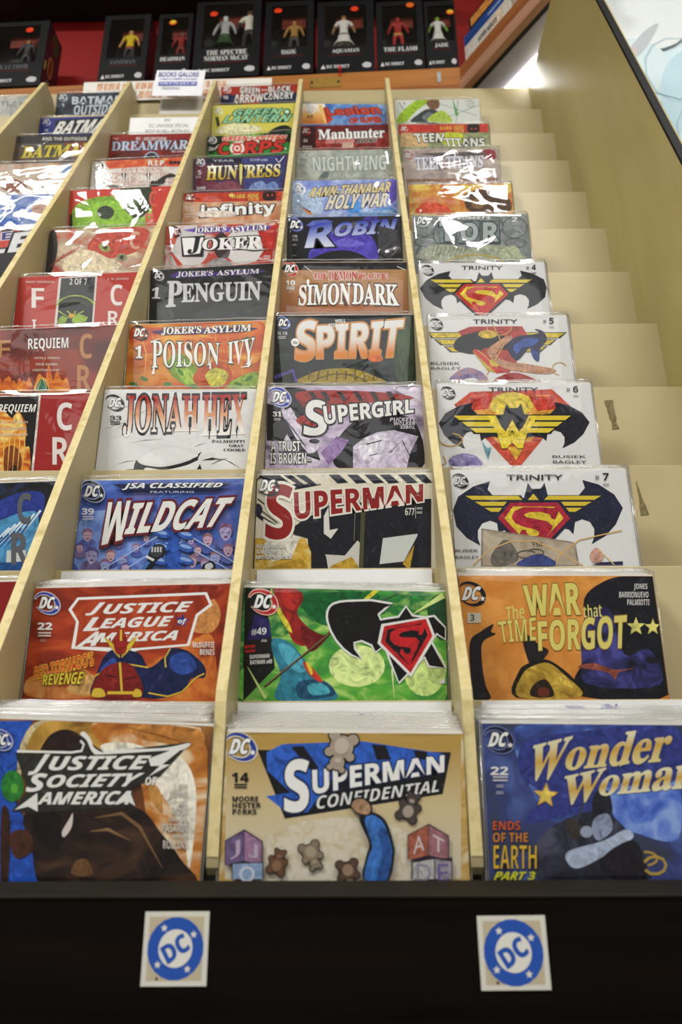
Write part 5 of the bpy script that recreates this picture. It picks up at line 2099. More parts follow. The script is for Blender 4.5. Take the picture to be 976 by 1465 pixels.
blk = MB(); blk.box((-W / 2 + .0004, .0004, .0004), (W / 2 - .0004, .0022, HC - .0006), paper)
BLOCK = blk.mesh('page_block')
brd = MB(); brd.box((-W / 2, .0024, 0), (W / 2, .0031, HC + .0022), white_card)
BOARD = brd.mesh('backing_board')
FLOORS = {}


def comic(hd, label, items, seed):
    col, row, Y, tx, tz, ang, base, copies = hd[0], int(hd[1]), float(hd[2]), float(hd[3]), float(hd[4]) + H0, float(hd[5]), hd[6], int(hd[7])
    c, s = math.cos(ang), math.sin(ang)
    # object origin: middle of the bottom edge
    ox = tx + c * W / 2 + s * HC
    oz = tz + s * W / 2 - c * HC
    mb = MB()
    mb.box((-W / 2, 0, 0), (W / 2, .0003, HC), ink(base))
    pr = Print(mb, -W / 2, HC, 0.0, W, HC)
    pr.run(items)
    cov = mb.mesh('cover')
    t = thing('comic_book', label, 'comic book', (ox, Y + .006, oz), None)
    t.rotation_euler = (0, -ang, 0)
    link('cover', cov, t)
    link('page_block', BLOCK, t)
    link('backing_board', BOARD, t)
    sb = MB()
    sleeve(sb, W + .001, HC + .004, pr.y - .0006, seed, NO_CREASE.get((col, row), CREASE.get(row, 0.8)))
    slv = sb.build('sleeve', t, smooth=True)
    low = oz - abs(s) * W / 2
    if copies:
        pm = MB()
        pm.box((-W / 2, 0, 0), (W / 2, .0003, HC), ink(base))
        top = [i for i in items if i[0] in 'PBE'][:10]
        Print(pm, -W / 2, HC, 0.0, W, HC).run(top)
        plain = pm.mesh('cover')
        pb = MB()
        sleeve(pb, W + .001, HC + .004, -.0010, seed + 500, 0.35)
        psl = pb.mesh('sleeve', True)
        r = random.Random(seed * 7)
        short = label.split(' ')[:12]
        while short[-1] in ('and', 'a', 'the', 'with', 'in', 'on', 'of', 'over', 'under'):
            short.pop()
        short = ' '.join(short).replace('front ', '')
        for q in range(copies):
            up_ = {1: .0021, 2: .0022, 3: .0012}.get(row, .0006) * (q + 1) * r.uniform(.9, 1.1)
            jx = r.uniform(-.0012, .0012) + ({'E': .0022}.get(col, 0) * (q + 1) if row > 2 else 0)
            t2 = thing('comic_book', 'bagged copy behind the ' + short, 'comic book', (ox + jx, Y + .006 + .0048 * (q + 1), oz + up_), 'copies behind the ' + short)
            t2.rotation_euler = (0, -ang * .6 + r.uniform(-.003, .003), 0)
            link('cover', plain, t2)
            link('page_block', BLOCK, t2)
            link('backing_board', BOARD, t2)
            link('sleeve', psl, t2)
    FLOORS[(col, row)] = low
    return t


for n_, (hd, lab, items) in enumerate(blocks):
    comic(hd, lab, items, 40 + n_)

# pocket floors under the comics, part of the rack
for (col, row), low in FLOORS.items():
    x = column_x(col)
    x1 = (x + PITCHX if col != 'E' else XW) - TH / 2
    m = MB()
    m.box((x + TH / 2, by(row) + .006 if row > 1 else -.066, low - .006), (x1, by(row + 1), low - .0004), tan)
    m.build('pocket_floor', rack)


# ------------------------------------------------------------ cards and papers tucked into the pockets
def sheet(name, label, cat, w, h, t, mat, lines, loc, rot=0.0, lean=0.0, curl=0.0, group=None):
    """thin card; its origin is the middle of the bottom edge, face towards -Y"""
    mb = MB()
    mb.box((-w / 2, 0, 0), (w / 2, t, h), mat)
    load_glyphs(text_keys(lines))
    Print(mb, -w / 2, h, 0.0, w, h).run(lines)
    if curl:
        mb.v = [(x, y + curl * ((z / h) ** 2), z) for x, y, z in mb.v]
    o = mb.build(name, None, loc)
    o.rotation_euler = (lean, -rot, 0)
    return tag(o, label, cat, group)


def T(mat, st, off, body, x0, y0, x1, y1, sk=0):
    """text line in tenths of a millimetre"""
    return 'T %s %s %g %s %d %d %d %d %d %d %d %d' % (mat, st, off, body.replace(' ', '_'), x0 + sk, y0, x1 + sk, y0, x1, y1, x0, y1)


card = surface('white_divider_card', ('d8d8d6', 'e2e2e0', 'e8e8e6'), (12, 12, 12), 0.5, 0.3)
for c, row, top, lab in (('C', 1, -.0015, 'white divider card behind the brown bagged comics, bottom left pocket'), ('D', 1, -.0015, 'white divider card behind the gold bagged comics, bottom centre pocket'), ('E', 1, -.0010, 'white divider card with blue letter tops behind the dark blue bagged comics'),
                         ('C', 2, .1252, 'white card edge above the orange red bagged comics'), ('D', 2, .1252, 'white card edge above the green bagged comics'), ('E', 2, .1236, 'white card edge above the orange and black bagged comics')):
    hgt = .262
    x = column_x(c) + .09 + (.012 if c == 'E' else 0) + (-.0 if row == 1 else 0)
    ls = ['T 2f4aa8 s 0.02 DC 660 40 1060 40 1060 420 660 420'] if row == 1 and c == 'E' else (['T 2a3550 s 0 DC 640 90 1060 90 1060 420 640 420'] if (row, c) == (1, 'D') else [])
    sheet('divider_card', lab, 'card', .168 if row == 1 else .160, hgt, .0008, card, ls, (x, by(row + 1) - .0025, H0 + top - hgt), 0.0, 0.0, 0.0, None)

paper_w = surface('white_copy_paper', ('e6e6ea', 'eeeef2', 'f2f2f4'), (10, 10, 10), 0.6, 0.2)
paper_g = surface('grey_newsprint', ('b8b6ac', 'c2c0b6', 'cac8c0'), (30, 30, 30), 0.7, 0.2)
bl = '4a4f9a'
gt = '8a8880'
xb = column_x('B')
sheet('shelf_card', 'white card lettered in grey standing behind the dark red comic in the left column', 'card', .150, .20, .0006, card,
      [T(gt, 's', 0, 'DC', 680, 30, 830, 110), T(gt, 'r', .01, 'DC UNIVERSE SPECIAL', 390, 170, 1180, 260), T(gt, 'r', .01, 'REIGN IN HELL', 330, 310, 800, 400), T(gt, 'r', .01, 'BOTH DC', 850, 310, 1200, 400)],
      (xb + .100, by(11) + .012, bz(11) - .135), 0.0)
sheet('notice_sheet', 'grey printed notice sheet hanging below the blue headed flyer', 'paper', .092, .150, .0003, paper_g,
      ['P 8a8a86 130 %d %d %d %d %d 130 %d' % (z, w_, z - 2, w_, z + 14, z + 16) for z, w_ in ((560, 560), (600, 630), (640, 600), (680, 650), (720, 560), (760, 610), (860, 660), (900, 620))] + ['B 55554f 740 480 790 470 780 560 760 640 720 650 735 560'],
      (xb + .104, by(12) + .022, bz(12) - .080), 0.0, -0.03)
sheet('flyer', 'white flyer with blue heading hung in front of the long paper banner', 'flyer', .105, .088, .0003, paper_w,
      [T(bl, 'r', .015, 'BOOKS GALORE', 60, 70, 920, 235), T('7a80bc', 'r', .01, 'COMICS & SUMMER CLUB DEALS', 100, 290, 900, 345), 'P 6a70b8 90 420 910 410 915 540 95 550', T('e8e8f0', 'b', .0, 'JUN 4 TO JULY 26', 120, 440, 880, 525), 'P b0b0c0 180 600 560 598 560 614 180 616', 'P b0b0c0 180 650 580 648 580 664 180 666'],
      (xb + .099, by(13) - .060, H0 + 1.322), -0.02, -0.10, .004)

# ------------------------------------------------------------ shelf across the back
SA = math.atan2(0.69939 - 0.74030, 0.27803 + 0.78529)
shelf = thing('wall_shelf', 'honey coloured wooden wall shelf above the rack', 'shelf', (0.282, 0.6993, H0 + 1.5))
shelf.rotation_euler = (0, 0, SA)
SL = 1.45
m = MB(); m.box((-SL, .018, -.022), (0, .108, 0), honey)
m.build('shelf_board', shelf)
m = MB()
m.prism([(0, -.054), (0, -.001), (.0015, 0), (.018, 0), (.018, -.054)], 'x', -SL, 0, honey)
m.build('fascia', shelf)
m = MB()
m.prism([(-.006, -.110), (-.006, -.066), (-.003, -.060), (0, -.0545), (.018, -.0545), (.018, -.110)], 'x', -SL, 0, honey2)
m.build('moulding', shelf)
brass = surface('worn_brass', ('8a6a24', 'a07c30', '6e5420'), (60, 60, 60), 0.4, 0.5)
m = MB(); m.box((-.342, -.0012, -.043), (-.270, 0, -.014), brass)
pl = m.build('brass_plate', shelf, bevel=.0006)
m = MB()
for xx in (-.336, -.276):
    m.tube([(xx, -.0013, -.0285), (xx, -.0024, -.0285)], .0028, black_board, 10)
m.build('screw', pl)
chrome = surface('dull_metal_clip', ('9a9c98', 'b0b2ae', 'c0c2be'), (80, 80, 80), 0.3, 0.6)
m = MB(); m.prism([(-.052, -.014), (-.043, -.014), (-.043, -.034), (-.046, -.046), (-.052, -.044)], 'y', -.002, 0, chrome)
m.build('metal_clip', shelf)
pinm = surface('red_plastic', ('b01814', 'c0201a', 'c82a20'), (50, 50, 50), 0.3, 0.5)
m = MB()
m.tube([(-.272, .002, .004), (-.272, -.006, .003)], .0035, pinm, 10)
m.tube([(-.272, -.006, .003), (-.272, -.012, .002)], .0022, pinm, 10)
m.tube([(-.272, -.012, .002), (-.272, -.014, .0015)], .004, pinm, 10)
m.tube([(-.272, -.001, -.012), (-.272, -.001, .006)], .0016, pinm, 8)
o = m.build('push_pin', None, (0.282, 0.6993, H0 + 1.5))
o.rotation_euler = (0, 0, SA)
tag(o, 'red push pin stuck in the wooden shelf edge above the brass plate', 'push pin')

# long paper banner taped along the shelf edge
mb = MB()
bl_ = .415
mb.box((-bl_ / 2, 0, -.056), (bl_ / 2, .0004, .0), surface('banner_paper', ('dedad0', 'e6e2d8', 'eae6de'), (20, 20, 20), 0.6, 0.2))
ls = ['P dcae90 %d 50 %d 46 %d 240 %d 242' % (x, x + w_, x + w_ - 8, x - 6) for x, w_ in ((300, 130), (450, 90), (560, 130), (710, 100), (860, 60), (950, 120), (1150, 100), (1270, 130), (1420, 110), (1640, 130), (1790, 110), (1920, 100), (2040, 120), (2200, 100), (2400, 120), (2540, 120), (2700, 90), (2900, 130), (3050, 100))] + \
     ['P dcae90 %d 300 %d 296 %d 500 %d 502' % (x, x + w_, x + w_ - 8, x - 6) for x, w_ in ((900, 100), (1020, 130), (1240, 120), (1380, 90), (1490, 130), (1640, 120), (1850, 120), (1990, 120), (2300, 100), (2420, 130), (2650, 120), (2790, 90), (2910, 120), (3150, 100), (3280, 130))]
Print(mb, -bl_ / 2, 0, 0.0, bl_, .056).run(ls)
o = mb.build('paper_banner', None, (-.347, by(13) - .0065, H0 + 1.428))
o.rotation_euler = (0, math.radians(-.8), 0)
tag(o, 'long white paper banner with faded orange lettering along the shelf edge', 'banner')

# dark board above the toy boxes
m = MB(); m.box((-2.3, .74, H0 + 1.88), (0.30, .869, H0 + 1.91), black_board)
tag(m.build('upper_shelf'), 'dark upper shelf board above the row of toy boxes', 'shelf')

# ------------------------------------------------------------ toy boxes with figures
box_black = surface('black_printed_carton', ('08080a', '0c0c0f', '111114'), (25, 25, 25), 0.5, 0.2)
box_navy = surface('navy_carton_side', ('12141f', '181b2a', '1d2132'), (25, 25, 25), 0.35, 0.4)
inner = surface('dim_printed_insert', ('1c1e20', '55585a', '303336'), (35, 35, 35), 0.5, 0.3, detail=8)
winfilm = plastic('carton_window_film', 0.06, 0.08, 0.0, 0.25, 30.0)
FIG = {}


def figure_mesh(cols, skirt):
    """small standing toy: one skinned body, coloured by zone; unit height"""
    bmv = [(0, 0, .50), (0, 0, .60), (0, 0, .72), (0, 0, .80), (0, 0, .85), (0, -.005, .92), (0, -.005, .985),
           (.07, 0, .48), (.085, -.01, .27), (.09, 0, .04), (.10, -.05, .015), (-.07, 0, .48), (-.085, -.01, .27), (-.09, 0, .04), (-.10, -.05, .015),
           (.13, 0, .775), (.19, -.01, .62), (.21, -.06, .50), (-.13, 0, .775), (-.19, -.01, .62), (-.21, -.05, .49)]
    ed = [(0, 1), (1, 2), (2, 3), (3, 4), (4, 5), (5, 6), (0, 7), (7, 8), (8, 9), (9, 10), (0, 11), (11, 12), (12, 13), (13, 14), (3, 15), (15, 16), (16, 17), (3, 18), (18, 19), (19, 20)]
    rad = [.085, .075, .105, .085, .035, .062, .045, .065, .045, .032, .03, .065, .045, .032, .03, .045, .036, .028, .045, .036, .028]
    me = bpy.data.meshes.new('figure')
    me.from_pydata(bmv, ed, [])
    o = bpy.data.objects.new('figure', me)
    COL.objects.link(o)
    sk = o.modifiers.new('skin', 'SKIN')
    for i, sv in enumerate(me.skin_vertices[0].data):
        sv.radius = (rad[i], rad[i] * .8)
        sv.use_root = i == 0
    ss = o.modifiers.new('sub', 'SUBSURF')
    ss.levels = ss.render_levels = 2
    bpy.context.view_layer.update()
    out = bpy.data.meshes.new_from_object(o.evaluated_get(bpy.context.evaluated_depsgraph_get()))
    bpy.data.objects.remove(o)
    bpy.data.meshes.remove(me)
    for c in cols:
        out.materials.append(c)
    for p in out.polygons:
        x, y, z = p.center
        if z > .845:
            k = 4 if z > .955 or (y > .0 and z > .88) else 0       # hair, skin
        elif abs(x) > .15 and z < .58:
            k = 3
        elif abs(x) > .135:
            k = 3 if z < .70 else 1
        elif z > .52:
            k = 1
        elif z > .46:
            k = 5
        else:
            k = 2
        p.material_index = k
        p.use_smooth = True
    return out


def col(h):
    return surface('toy_paint_' + h, (h, h, h), (40, 40, 40), 0.4, 0.4)


def toy_box(x0, y0, x1, h, title, label, figs, sticker, side=False, dim=False, win=None, tf=1.0):
    w = x1 - x0 - .0035
    dp = .075
    t = thing('toy_box', label, 'toy box', (x0 + (x1 - x0) / 2, y0 + .004, H0 + 1.5), 'boxed toy figures on the wall shelf')
    t.rotation_euler = (0, 0, SA)
    wl, wr, wb, wt = win or (.13, .87, .36, .93)
    a, c_ = -w / 2 + w * wl, -w / 2 + w * wr
    lo, hi = h * wb, h * wt
    m = MB()
    m.box((-w / 2, 0, 0), (a, .003, h), box_black)
    m.box((c_, 0, 0), (w / 2, .003, h), box_black)
    m.box((a, 0, 0), (c_, .003, lo), box_black)
    m.box((a, 0, hi), (c_, .003, h), box_black)
    m.box((-w / 2, .003, 0), (-w / 2 + .001, dp, h), box_navy)
    m.box((w / 2 - .001, .003, 0), (w / 2, dp, h), box_navy)
    m.box((-w / 2, dp - .001, 0), (w / 2, dp, h), box_black)
    m.box((-w / 2 + .001, .003, 0), (w / 2 - .001, dp - .001, .001), box_black)
    m.box((-w / 2 + .001, .003, h - .001), (w / 2 - .001, dp - .001, h), box_black)
    U = w * 10000
    V = lambda z: (h - z) * 10000
    ls = []
    tt = title.split('|')
    tc = '6a6a70' if dim else 'e4e4e0'
    for i, s_ in enumerate(tt):
        zt = lo - h * (.035 + .075 * i)
        hw = min(.36, .027 * len(s_) * .16 / w) * tf
        ls.append(T(tc, 's', .0, s_, U * (.5 - hw), V(zt), U * (.5 + hw), V(zt - h * .062)))
    zz = lo - h * (.045 + .075 * len(tt))
    ls.append('P 7a1614 %d %d %d %d %d %d %d %d' % (U * .2, V(zz), U * .8, V(zz), U * .8, V(zz - .0012), U * .2, V(zz - .0012)))
    zl = h * .085
    ls.append('P e0e0de %d %d %d %d %d %d' % (U * .07, V(zl - .006), U * .11, V(zl + .007), U * .15, V(zl - .006)))
    ls.append(T('d0d0d0', 'b', .02, 'DC DIRECT', U * .17, V(zl + .005), U * .56, V(zl - .004)))
    ls.append('B c8c8ca %d %d %d %d %d %d %d %d %d %d' % (U * .78, V(zl + .002), U * .84, V(zl + .010), U * .93, V(zl + .006), U * .92, V(zl - .006), U * .82, V(zl - .006)))
    load_glyphs(text_keys(ls))
    Print(m, -w / 2, h, -.0001, w, h).run(ls)
    if side:
        # picture on the carton's right hand side
        for cc, (cy, cz, ry, rz) in (('a86a40', (dp * .45, h * .44, .014, .034)), ('5a2a1c', (dp * .45, h * .44, .006, .026)), ('b8a860', (dp * .12, h * .36, .004, .016)), ('9a8a50', (dp * .5, h * .2, .012, .006)), ('3a4a2a', (dp * .55, h * .82, .02, .03)), ('6a2a20', (dp * .4, h * .78, .008, .016))):
            xx = w / 2 + .0003 + .0002 * (cc == '5a2a1c') + .0001 * (cc == '6a2a20')
            m.face([(xx, cy + ry * math.cos(q * .393), cz + rz * math.sin(q * .393)) for q in range(16)], ink(cc))
    m.build('carton', t)
    m = MB()
    m.box((-w / 2 + .004, dp - .006, lo - .002), (w / 2 - .004, dp - .004, h - .004), inner)
    m.box((a + (c_ - a) * .25, .030, hi - h * .16), (a + (c_ - a) * .92, .032, hi - .001), surface('red_header_card', ('5a2014', '7c2e1e', '6a2618'), (40, 40, 40), 0.5, 0.3))
    m.box((a - .002, .010, lo - .004), (c_ + .002, dp - .007, lo - .001), inner)
    m.build('insert_card', t)
    m = MB(); m.face([(a, .0015, lo), (c_, .0015, lo), (c_, .0015, hi), (a, .0015, hi)], winfilm)
    m.build('window_film', t)
    if sticker:
        sx, sz, c1, c2 = sticker
        m = MB()
        pr = Print(m, 0, 0, -.0003, 1, 1)
        R = .0085
        px_, pz_ = -w / 2 + w * sx, h * sz
        for cc, rr, dz in ((c1, R, 0), (c2, R * .72, .002)):
            if cc:
                n = 18
                yy = -.0006 if cc == c1 and rr == R else -.0008
                m.face([(px_ + rr * 1.1 * math.cos(2 * math.pi * q / n), yy, pz_ + dz + rr * .95 * math.sin(2 * math.pi * q / n)) for q in range(n)], ink(cc))
        m.build('price_sticker', t)
    for (fx, fh, cols, lab, cloak) in figs:
        fh = (hi - lo) * fh / .165 * .98
        key = cols
        if key not in FIG:
            FIG[key] = figure_mesh([col(q) for q in cols.split(' ')], 0)
        p = Matrix.Translation(t.location) @ Matrix.Rotation(SA, 4, 'Z') @ Vector((-w / 2 + w * fx, .026, lo - .0009))
        g = thing('toy_figure', lab, 'toy figure', p, 'toy figures in window boxes')
        g.rotation_euler = (0, 0, SA)
        bo = link('body', FIG[key], g)
        bo.scale = (fh * .95, fh * .8, fh)
        if cloak:
            cm_, sh = cloak
            mm = MB()
            N = 18
            rows_ = [(.44 if sh == 'skirt' else .80, .085), (.36 if sh == 'skirt' else .66, .13), (.28 if sh == 'skirt' else .45, .17), (.20, .20)]
            vv = []
            for z, r_ in rows_:
                for q in range(N):
                    an = 2 * math.pi * q / N
                    rr = r_ * (1 + .06 * math.cos(an * 6))
                    vv.append((rr * math.cos(an) * fh, rr * .7 * math.sin(an) * fh, z * fh))
            base = len(mm.v)
            mm.v += vv
            kk = mm.mi(col(cm_))
            for j in range(len(rows_) - 1):
                for q in range(N):
                    if sh == 'cape' and 10 <= q <= 16:
                        continue
                    mm.f.append((j * N + q, j * N + (q + 1) % N, (j + 1) * N + (q + 1) % N, (j + 1) * N + q))
                    mm.m.append(kk)
                    mm.uv.append([(0, 0)] * 4)
            mm.build('skirt' if sh == 'skirt' else 'cape', g, smooth=True)


RS = ('e8401c', None)
toy_box(-.8471, .7303, -.6879, .2086, 'LEX LUTHOR', 'toy box at the left end of the shelf with orange oval on its side', [(.62, .15, 'a87a50 3a3c40 2e3034 3a3c40 4a3a28 1c1c1e', 'grey toy figure in the box at the left end of the shelf', None)], (.70, .86, 'e8401c', None), True, True)
toy_box(-.5571, .7230, -.4424, .2171, 'SANDMAN', 'toy box right of the bare red wall holding a yellow shirted figure', [(.52, .165, 'c08a58 d8b818 2a2a30 c08a58 6a4a28 8a1c18', 'toy figure in yellow shirt and red belt, second box from the left', None)], None, False, True)
toy_box(-.4236, .7142, -.3384, .2070, 'DEADMAN', 'narrow toy box with red figure and yellow sticker behind the blue headed flyer', [(.62, .15, '8a6a60 8a1c1a 7a1a18 8a1c1a 4a1414 5a1412', 'dark red toy figure in the narrow box above the flyer', None)], (.42, .86, 'e05a20', 'e8c832'), False)
toy_box(-.3345, .7118, -.1756, .2444, 'THE SPECTRE|NORMAN McCAY', 'widest toy box with two figures inside', [(.42, .165, 'c8c8c4 a8aaa8 2c4a2a a8aaa8 c8c8c4 2c4a2a', 'grey and green toy figure on the left of the widest box', ('2c4a2a', 'skirt')), (.80, .185, 'b08a60 d8d4c4 232328 2a2a2e 8a8074 17171a', 'toy figure in white shirt and dark trousers, right of the widest box', None)], (.27, .83, 'e8401c', None), False, False, (.12, .88, .38, .95))
toy_box(-.1684, .7069, -.0500, .2344, 'MAGOG', 'toy box with a bronze figure, right of the widest box', [(.58, .15, 'a8703c a07838 3a3a3c a07838 5a3a20 4a3a20', 'bronze toy figure leaning in the box right of the widest one', None)], (.26, .87, 'e8401c', None), tf=.8)
toy_box(-.0450, .7052, .0924, .2294, 'AQUAMAN', 'toy box with a white robed figure above the red push pin', [(.46, .175, 'b07a48 dcd8d0 dcd8d0 8a6a44 a8803c 8a8a84', 'toy figure in a white robe above the red push pin', ('dcd8d0', 'skirt'))], (.66, .88, 'e8401c', None), tf=1.05)
toy_box(.0842 + .010, .6998, .2068, .2195, 'THE FLASH', 'toy box with an all red figure, second from the right end', [(.47, .165, '98201c a02420 a02420 98201c 98201c b8923a', 'all red toy figure in the second box from the right', None)], (.74, .93, 'e86a1c', None))
toy_box(.2075, .6975, .3050 - .022, .2146, 'JADE', 'toy box at the right end of the shelf with green and white figure', [(.45, .165, '7aa02c dcdcd4 dcdcd4 7aa02c 3f6a1c c8c8c0', 'green and white toy figure in the box at the right end', ('dcdcd4', 'skirt'))], (.84, .82, 'e8501c', 'e8c030'), win=(.1, .95, .40, .93), tf=.9)

# ------------------------------------------------------------ slanting shelf on the right, its books and lamp
P0 = Vector((0.2819, 0.7005, 0))
P1 = Vector((0.4180, 0.4857, 0))
dr = (P1 - P0).normalized()
RA = math.atan2(dr.y, dr.x)
rs = thing('corner_shelf', 'wooden shelf running towards the viewer at the upper right with books on it', 'shelf', (P0.x, P0.y, H0 + 1.5))
rs.rotation_euler = (0, 0, RA)
RL = .32
# local: x along the shelf towards the viewer, y to the back (away from the aisle)
m = MB(); m.box((0, .018, -.022), (RL, .13, 0), honey)
m.build('shelf_board', rs)
m = MB()
m.prism([(-.001, -.036), (0, -.001), (.0015, 0), (.018, 0), (.018, -.036)], 'x', 0, RL, honey2)
m.build('fascia', rs)
m = MB()
m.prism([(-.004, -.075), (-.006, -.068), (-.004, -.046), (-.001, -.0365), (.018, -.0365), (.018, -.075)], 'x', 0, RL, surface('pinkish_pine_moulding', ('9a6e50', 'b08468', 'a87a5c'), (3, 30, 60), 0.4, 0.4, 0.04))
m.build('moulding', rs)
m = MB()
m.box((0, .012, -.0752), (RL, .022, -.066), black_board)
m.build('shadow_gap_strip', rs)
m = MB(); m.box((.0, .022, -.074), (RL, .075, -.068), grey_under)
m.build('soffit_panel', rs)
# strip lamp under the shelf
lt = thing('strip_light', 'white fluorescent strip light glowing under the corner shelf', 'light', (P0.x, P0.y, H0 + 1.5))
lt.rotation_euler = (0, 0, RA)
m = MB(); m.box((.0, .076, -.072), (.30, .118, -.030), white_metal)
m.build('housing', lt)
m = MB()
m.prism([(.078, -.0725), (.081, -.082), (.096, -.085), (.111, -.082), (.116, -.0725)], 'x', .006, .294, glow('lit_lens', (1, .985, .95, 1), LAMP_SHELF))
m.build('lens', lt)
m = MB()
for xx in (-.002, .294):
    m.box((xx, .076, -.088), (xx + .008, .118, -.070), white_metal)
m.build('end_cap', lt)
m = MB(); m.box((-.05, .131, -.30), (.24, .135, -.001), surface('pale_yellow_wall_board', ('e0dca8', 'e8e4b8', 'dcd8b0'), (4, 4, 4), 0.6, 0.2))
o = m.build('trim_1', None, (P0.x, P0.y, H0 + 1.5))
o.rotation_euler = (0, 0, RA)
tag(o, kind='structure')


def book(z0, h, dpt, x0, x1, y0, cover_m, label, deco):
    t = thing('book', label, 'book', (P0.x, P0.y, H0 + 1.5))
    t.rotation_euler = (0, 0, RA)
    m = MB()
    m.box((x0, y0, z0), (x1, y0 + .002, z0 + h), cover_m)
    m.box((x0, y0, z0), (x1, y0 + dpt, z0 + .002), cover_m)
    m.box((x0, y0, z0 + h - .002), (x1, y0 + dpt, z0 + h), cover_m)
    load_glyphs(text_keys(deco))
    Print(m, x0, z0 + h, y0 - .0001, x1 - x0, h).run(deco)
    m.build('cover', t)
    m = MB(); m.box((x0 + .003, y0 + .0025, z0 + .0025), (x1 - .003, y0 + dpt - .003, z0 + h - .0025), paper)
    m.build('page_block', t)


spine_w = surface('white_illustrated_spine', ('b8a894', 'd2ccc2', 'c4bcb0'), (60, 60, 60), 0.4, 0.4)
spine_b = surface('blue_spine', ('1c3c78', '24488a', '2a5096'), (30, 30, 30), 0.35, 0.4)
spine_k = surface('black_spine', ('101014', '17171c', '1e1e24'), (30, 30, 30), 0.35, 0.4)
book(.0005, .046, .12, .018, .31, .004, spine_w, 'white book with pictures on its spine, lowest on the corner shelf',
     ['P d8c8b0 900 60 1250 60 1250 400 900 400', 'P a89888 1500 80 1700 80 1700 420 1500 420', T('2a2a2e', 'b', .02, 'SUPER HEROES', 450, 170, 1050, 320), 'P d8b8a0 2100 60 2500 60 2500 400 2100 400', 'P 8a9aa8 2700 60 2900 60 2900 400 2700 400'])
book(.0470, .034, .12, .016, .305, .006, spine_b, 'blue book lying between the white and the black one on the corner shelf',
     ['P c8d4e8 800 150 2600 150 2600 180 800 180'])
book(.0815, .046, .11, .030, .30, .012, spine_k, 'black book with an orange end, topmost of the three on the corner shelf',
     ['P d08a40 60 40 900 40 900 300 60 300', 'P e8e4dc 100 380 2600 380 2600 410 100 410', 'P d8a05c 1100 60 1300 60 1300 280 1100 280'])

# poster on the right wall
pm = MB()
pm.box((-.75, 0, 0), (.75, .003, 1.5), surface('pale_blue_poster_print', ('c4e8f4', 'd8f0f8', 'e6f6fa', 'f2fafa'), (3, 3, 3), 0.5, 0.3, detail=3, dist=1.2))
r = random.Random(5)
ls = []
for i in range(26):
    cx, cz, rr = r.uniform(1000, 14000), r.uniform(1000, 14000), r.uniform(700, 1900)
    ls.append('E %s %d %d %d %d %d %d' % (r.choice(('d4e8ee', 'e2eff2', 'bfe0e8', 'eef4f4')), cx, cz, rr, rr * .3, -rr * .3, rr * .8))
    ls.append('L %s %d 1 %s' % (r.choice(('bcd4dc', 'c4dae0', 'b4ced8')), 600, ' '.join('%d %d' % (cx + rr * math.cos(q * .5 + i), cz + rr * .8 * math.sin(q * .5 + i)) for q in range(8))))
for i in range(7):
    cx, cz = r.uniform(1000, 14000), r.uniform(1000, 13000)
    ls.append('B %s %d %d %d %d %d %d %d %d' % (r.choice(('b8a8a4', 'a8b0b8', 'c4d4d8')), cx, cz, cx + 900, cz - 260, cx + 1500, cz + 60, cx + 700, cz + 160))
ls += ['E f6fbfa 900 2600 900 200 -200 1100', 'E e4f4f8 500 4300 700 -100 150 900', 'E cdeaf4 1700 5200 900 0 0 1500', 'E dff2f8 1500 6600 700 200 -150 800', 'E eef8fa 300 1300 600 0 0 600', 'L bcd8e0 500 1 ' + ' '.join('%d %d' % (1300 + 700 * math.cos(.5 * q + 1.5), 4300 + 900 * math.sin(.5 * q + 1.5)) for q in range(9)), 'L b4d2dc 450 1 ' + ' '.join('%d %d' % (1500 + 500 * math.cos(.5 * q + 1), 6000 + 800 * math.sin(.5 * q + 1)) for q in range(9)), 'L bedae2 500 1 ' + ' '.join('%d %d' % (200 + 260 * q, 1600 + 90 * (q - 3) ** 2) for q in range(8)), 'B ccd2d6 250 3900 700 3250 1050 3000 800 3500 500 3900', 'B dcd0ce 260 4000 420 3700 520 3750 400 4000', 'L a0c4d0 350 1 300 5200 700 4900 1200 5100 1700 4700']
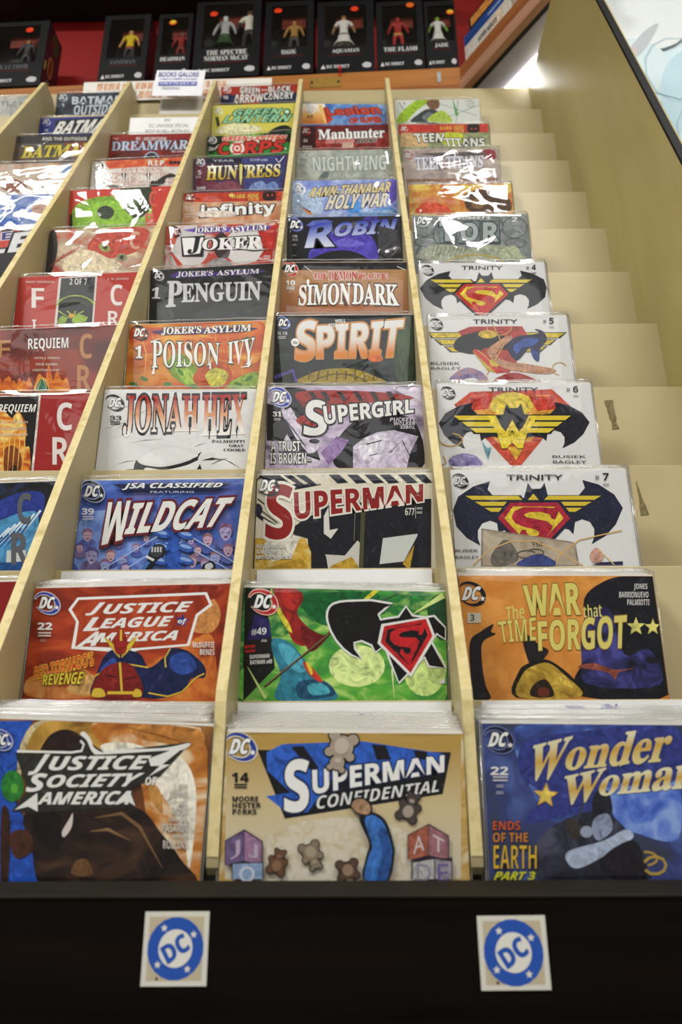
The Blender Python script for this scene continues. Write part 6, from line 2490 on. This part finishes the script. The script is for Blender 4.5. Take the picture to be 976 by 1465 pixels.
pp = Print(pm, -.75, 1.5, 0.0, 1.5, 1.5, .0001)
pp.tone = lambda m, q: m
pp.run(ls)
o = pm.build('poster', None, (1.32, 0.5665, H0 + 0.25))
tag(o, 'large pale blue poster on the wall at the right edge', 'poster')


# ------------------------------------------------------------ publisher stickers on the kick board
def badge(x, z, w, h, rot, label):
    mb = MB()
    mb.box((-w / 2, 0, -h / 2), (w / 2, .0004, h / 2), ink('cfcdc2'))
    pr = Print(mb, -w / 2, h / 2, 0.0, w, h)
    q = lambda a, c: (w * a, h * c)
    pr.poly('b8ac92', [q(.075, .07), q(.925, .07), q(.925, .93), q(.075, .93)])
    c = (w * .5, h * .5)
    n = 40
    pr.poly('2a52a8', [(c[0] + w * .43 * (1 + .012 * (i % 2)) * math.cos(2 * math.pi * i / n), c[1] + w * .43 * (1 + .012 * (i % 2)) * math.sin(2 * math.pi * i / n)) for i in range(n)])
    pr.ellipse('d8d6cc', c, (w * .262, 0), (0, w * .262), 32)
    a = math.radians(-32)

    def R(u, v):
        return (c[0] + (u * math.cos(a) - v * math.sin(a)) * w, c[1] + (u * math.sin(a) + v * math.cos(a)) * w)
    pr.text('2a52a8', 'b', .03, 'DC', [R(-.195, -.125), R(.195, -.125), R(.195, .125), R(-.195, .125)])
    for u, v in ((-.19, -.28), (.27, -.19), (-.26, .22), (.2, .28)):
        pr.poly('d8d6cc', [(c[0] + u * w + (.058 if i % 2 == 0 else .026) * w * math.sin(math.pi * i / 5), c[1] + v * w - (.058 if i % 2 == 0 else .026) * w * math.cos(math.pi * i / 5)) for i in range(10)])
    pr.ellipse('4a3a24', q(.24, .90), (w * .022, 0), (0, w * .022), 10)
    o = mb.build('sticker', None, (x, -.0856, z + H0))
    o.rotation_euler = (0, -rot, 0)
    tag(o, label, 'sticker', 'round emblem stickers on the kick board')


badge(-.0855, -.1612, .0405, .0412, .003, 'square sticker with blue round emblem below the brown comics, the left one of two')
badge(.1240, -.1637, .0425, .0408, .008, 'square sticker with blue round emblem below the dark blue comics, the right one of two')
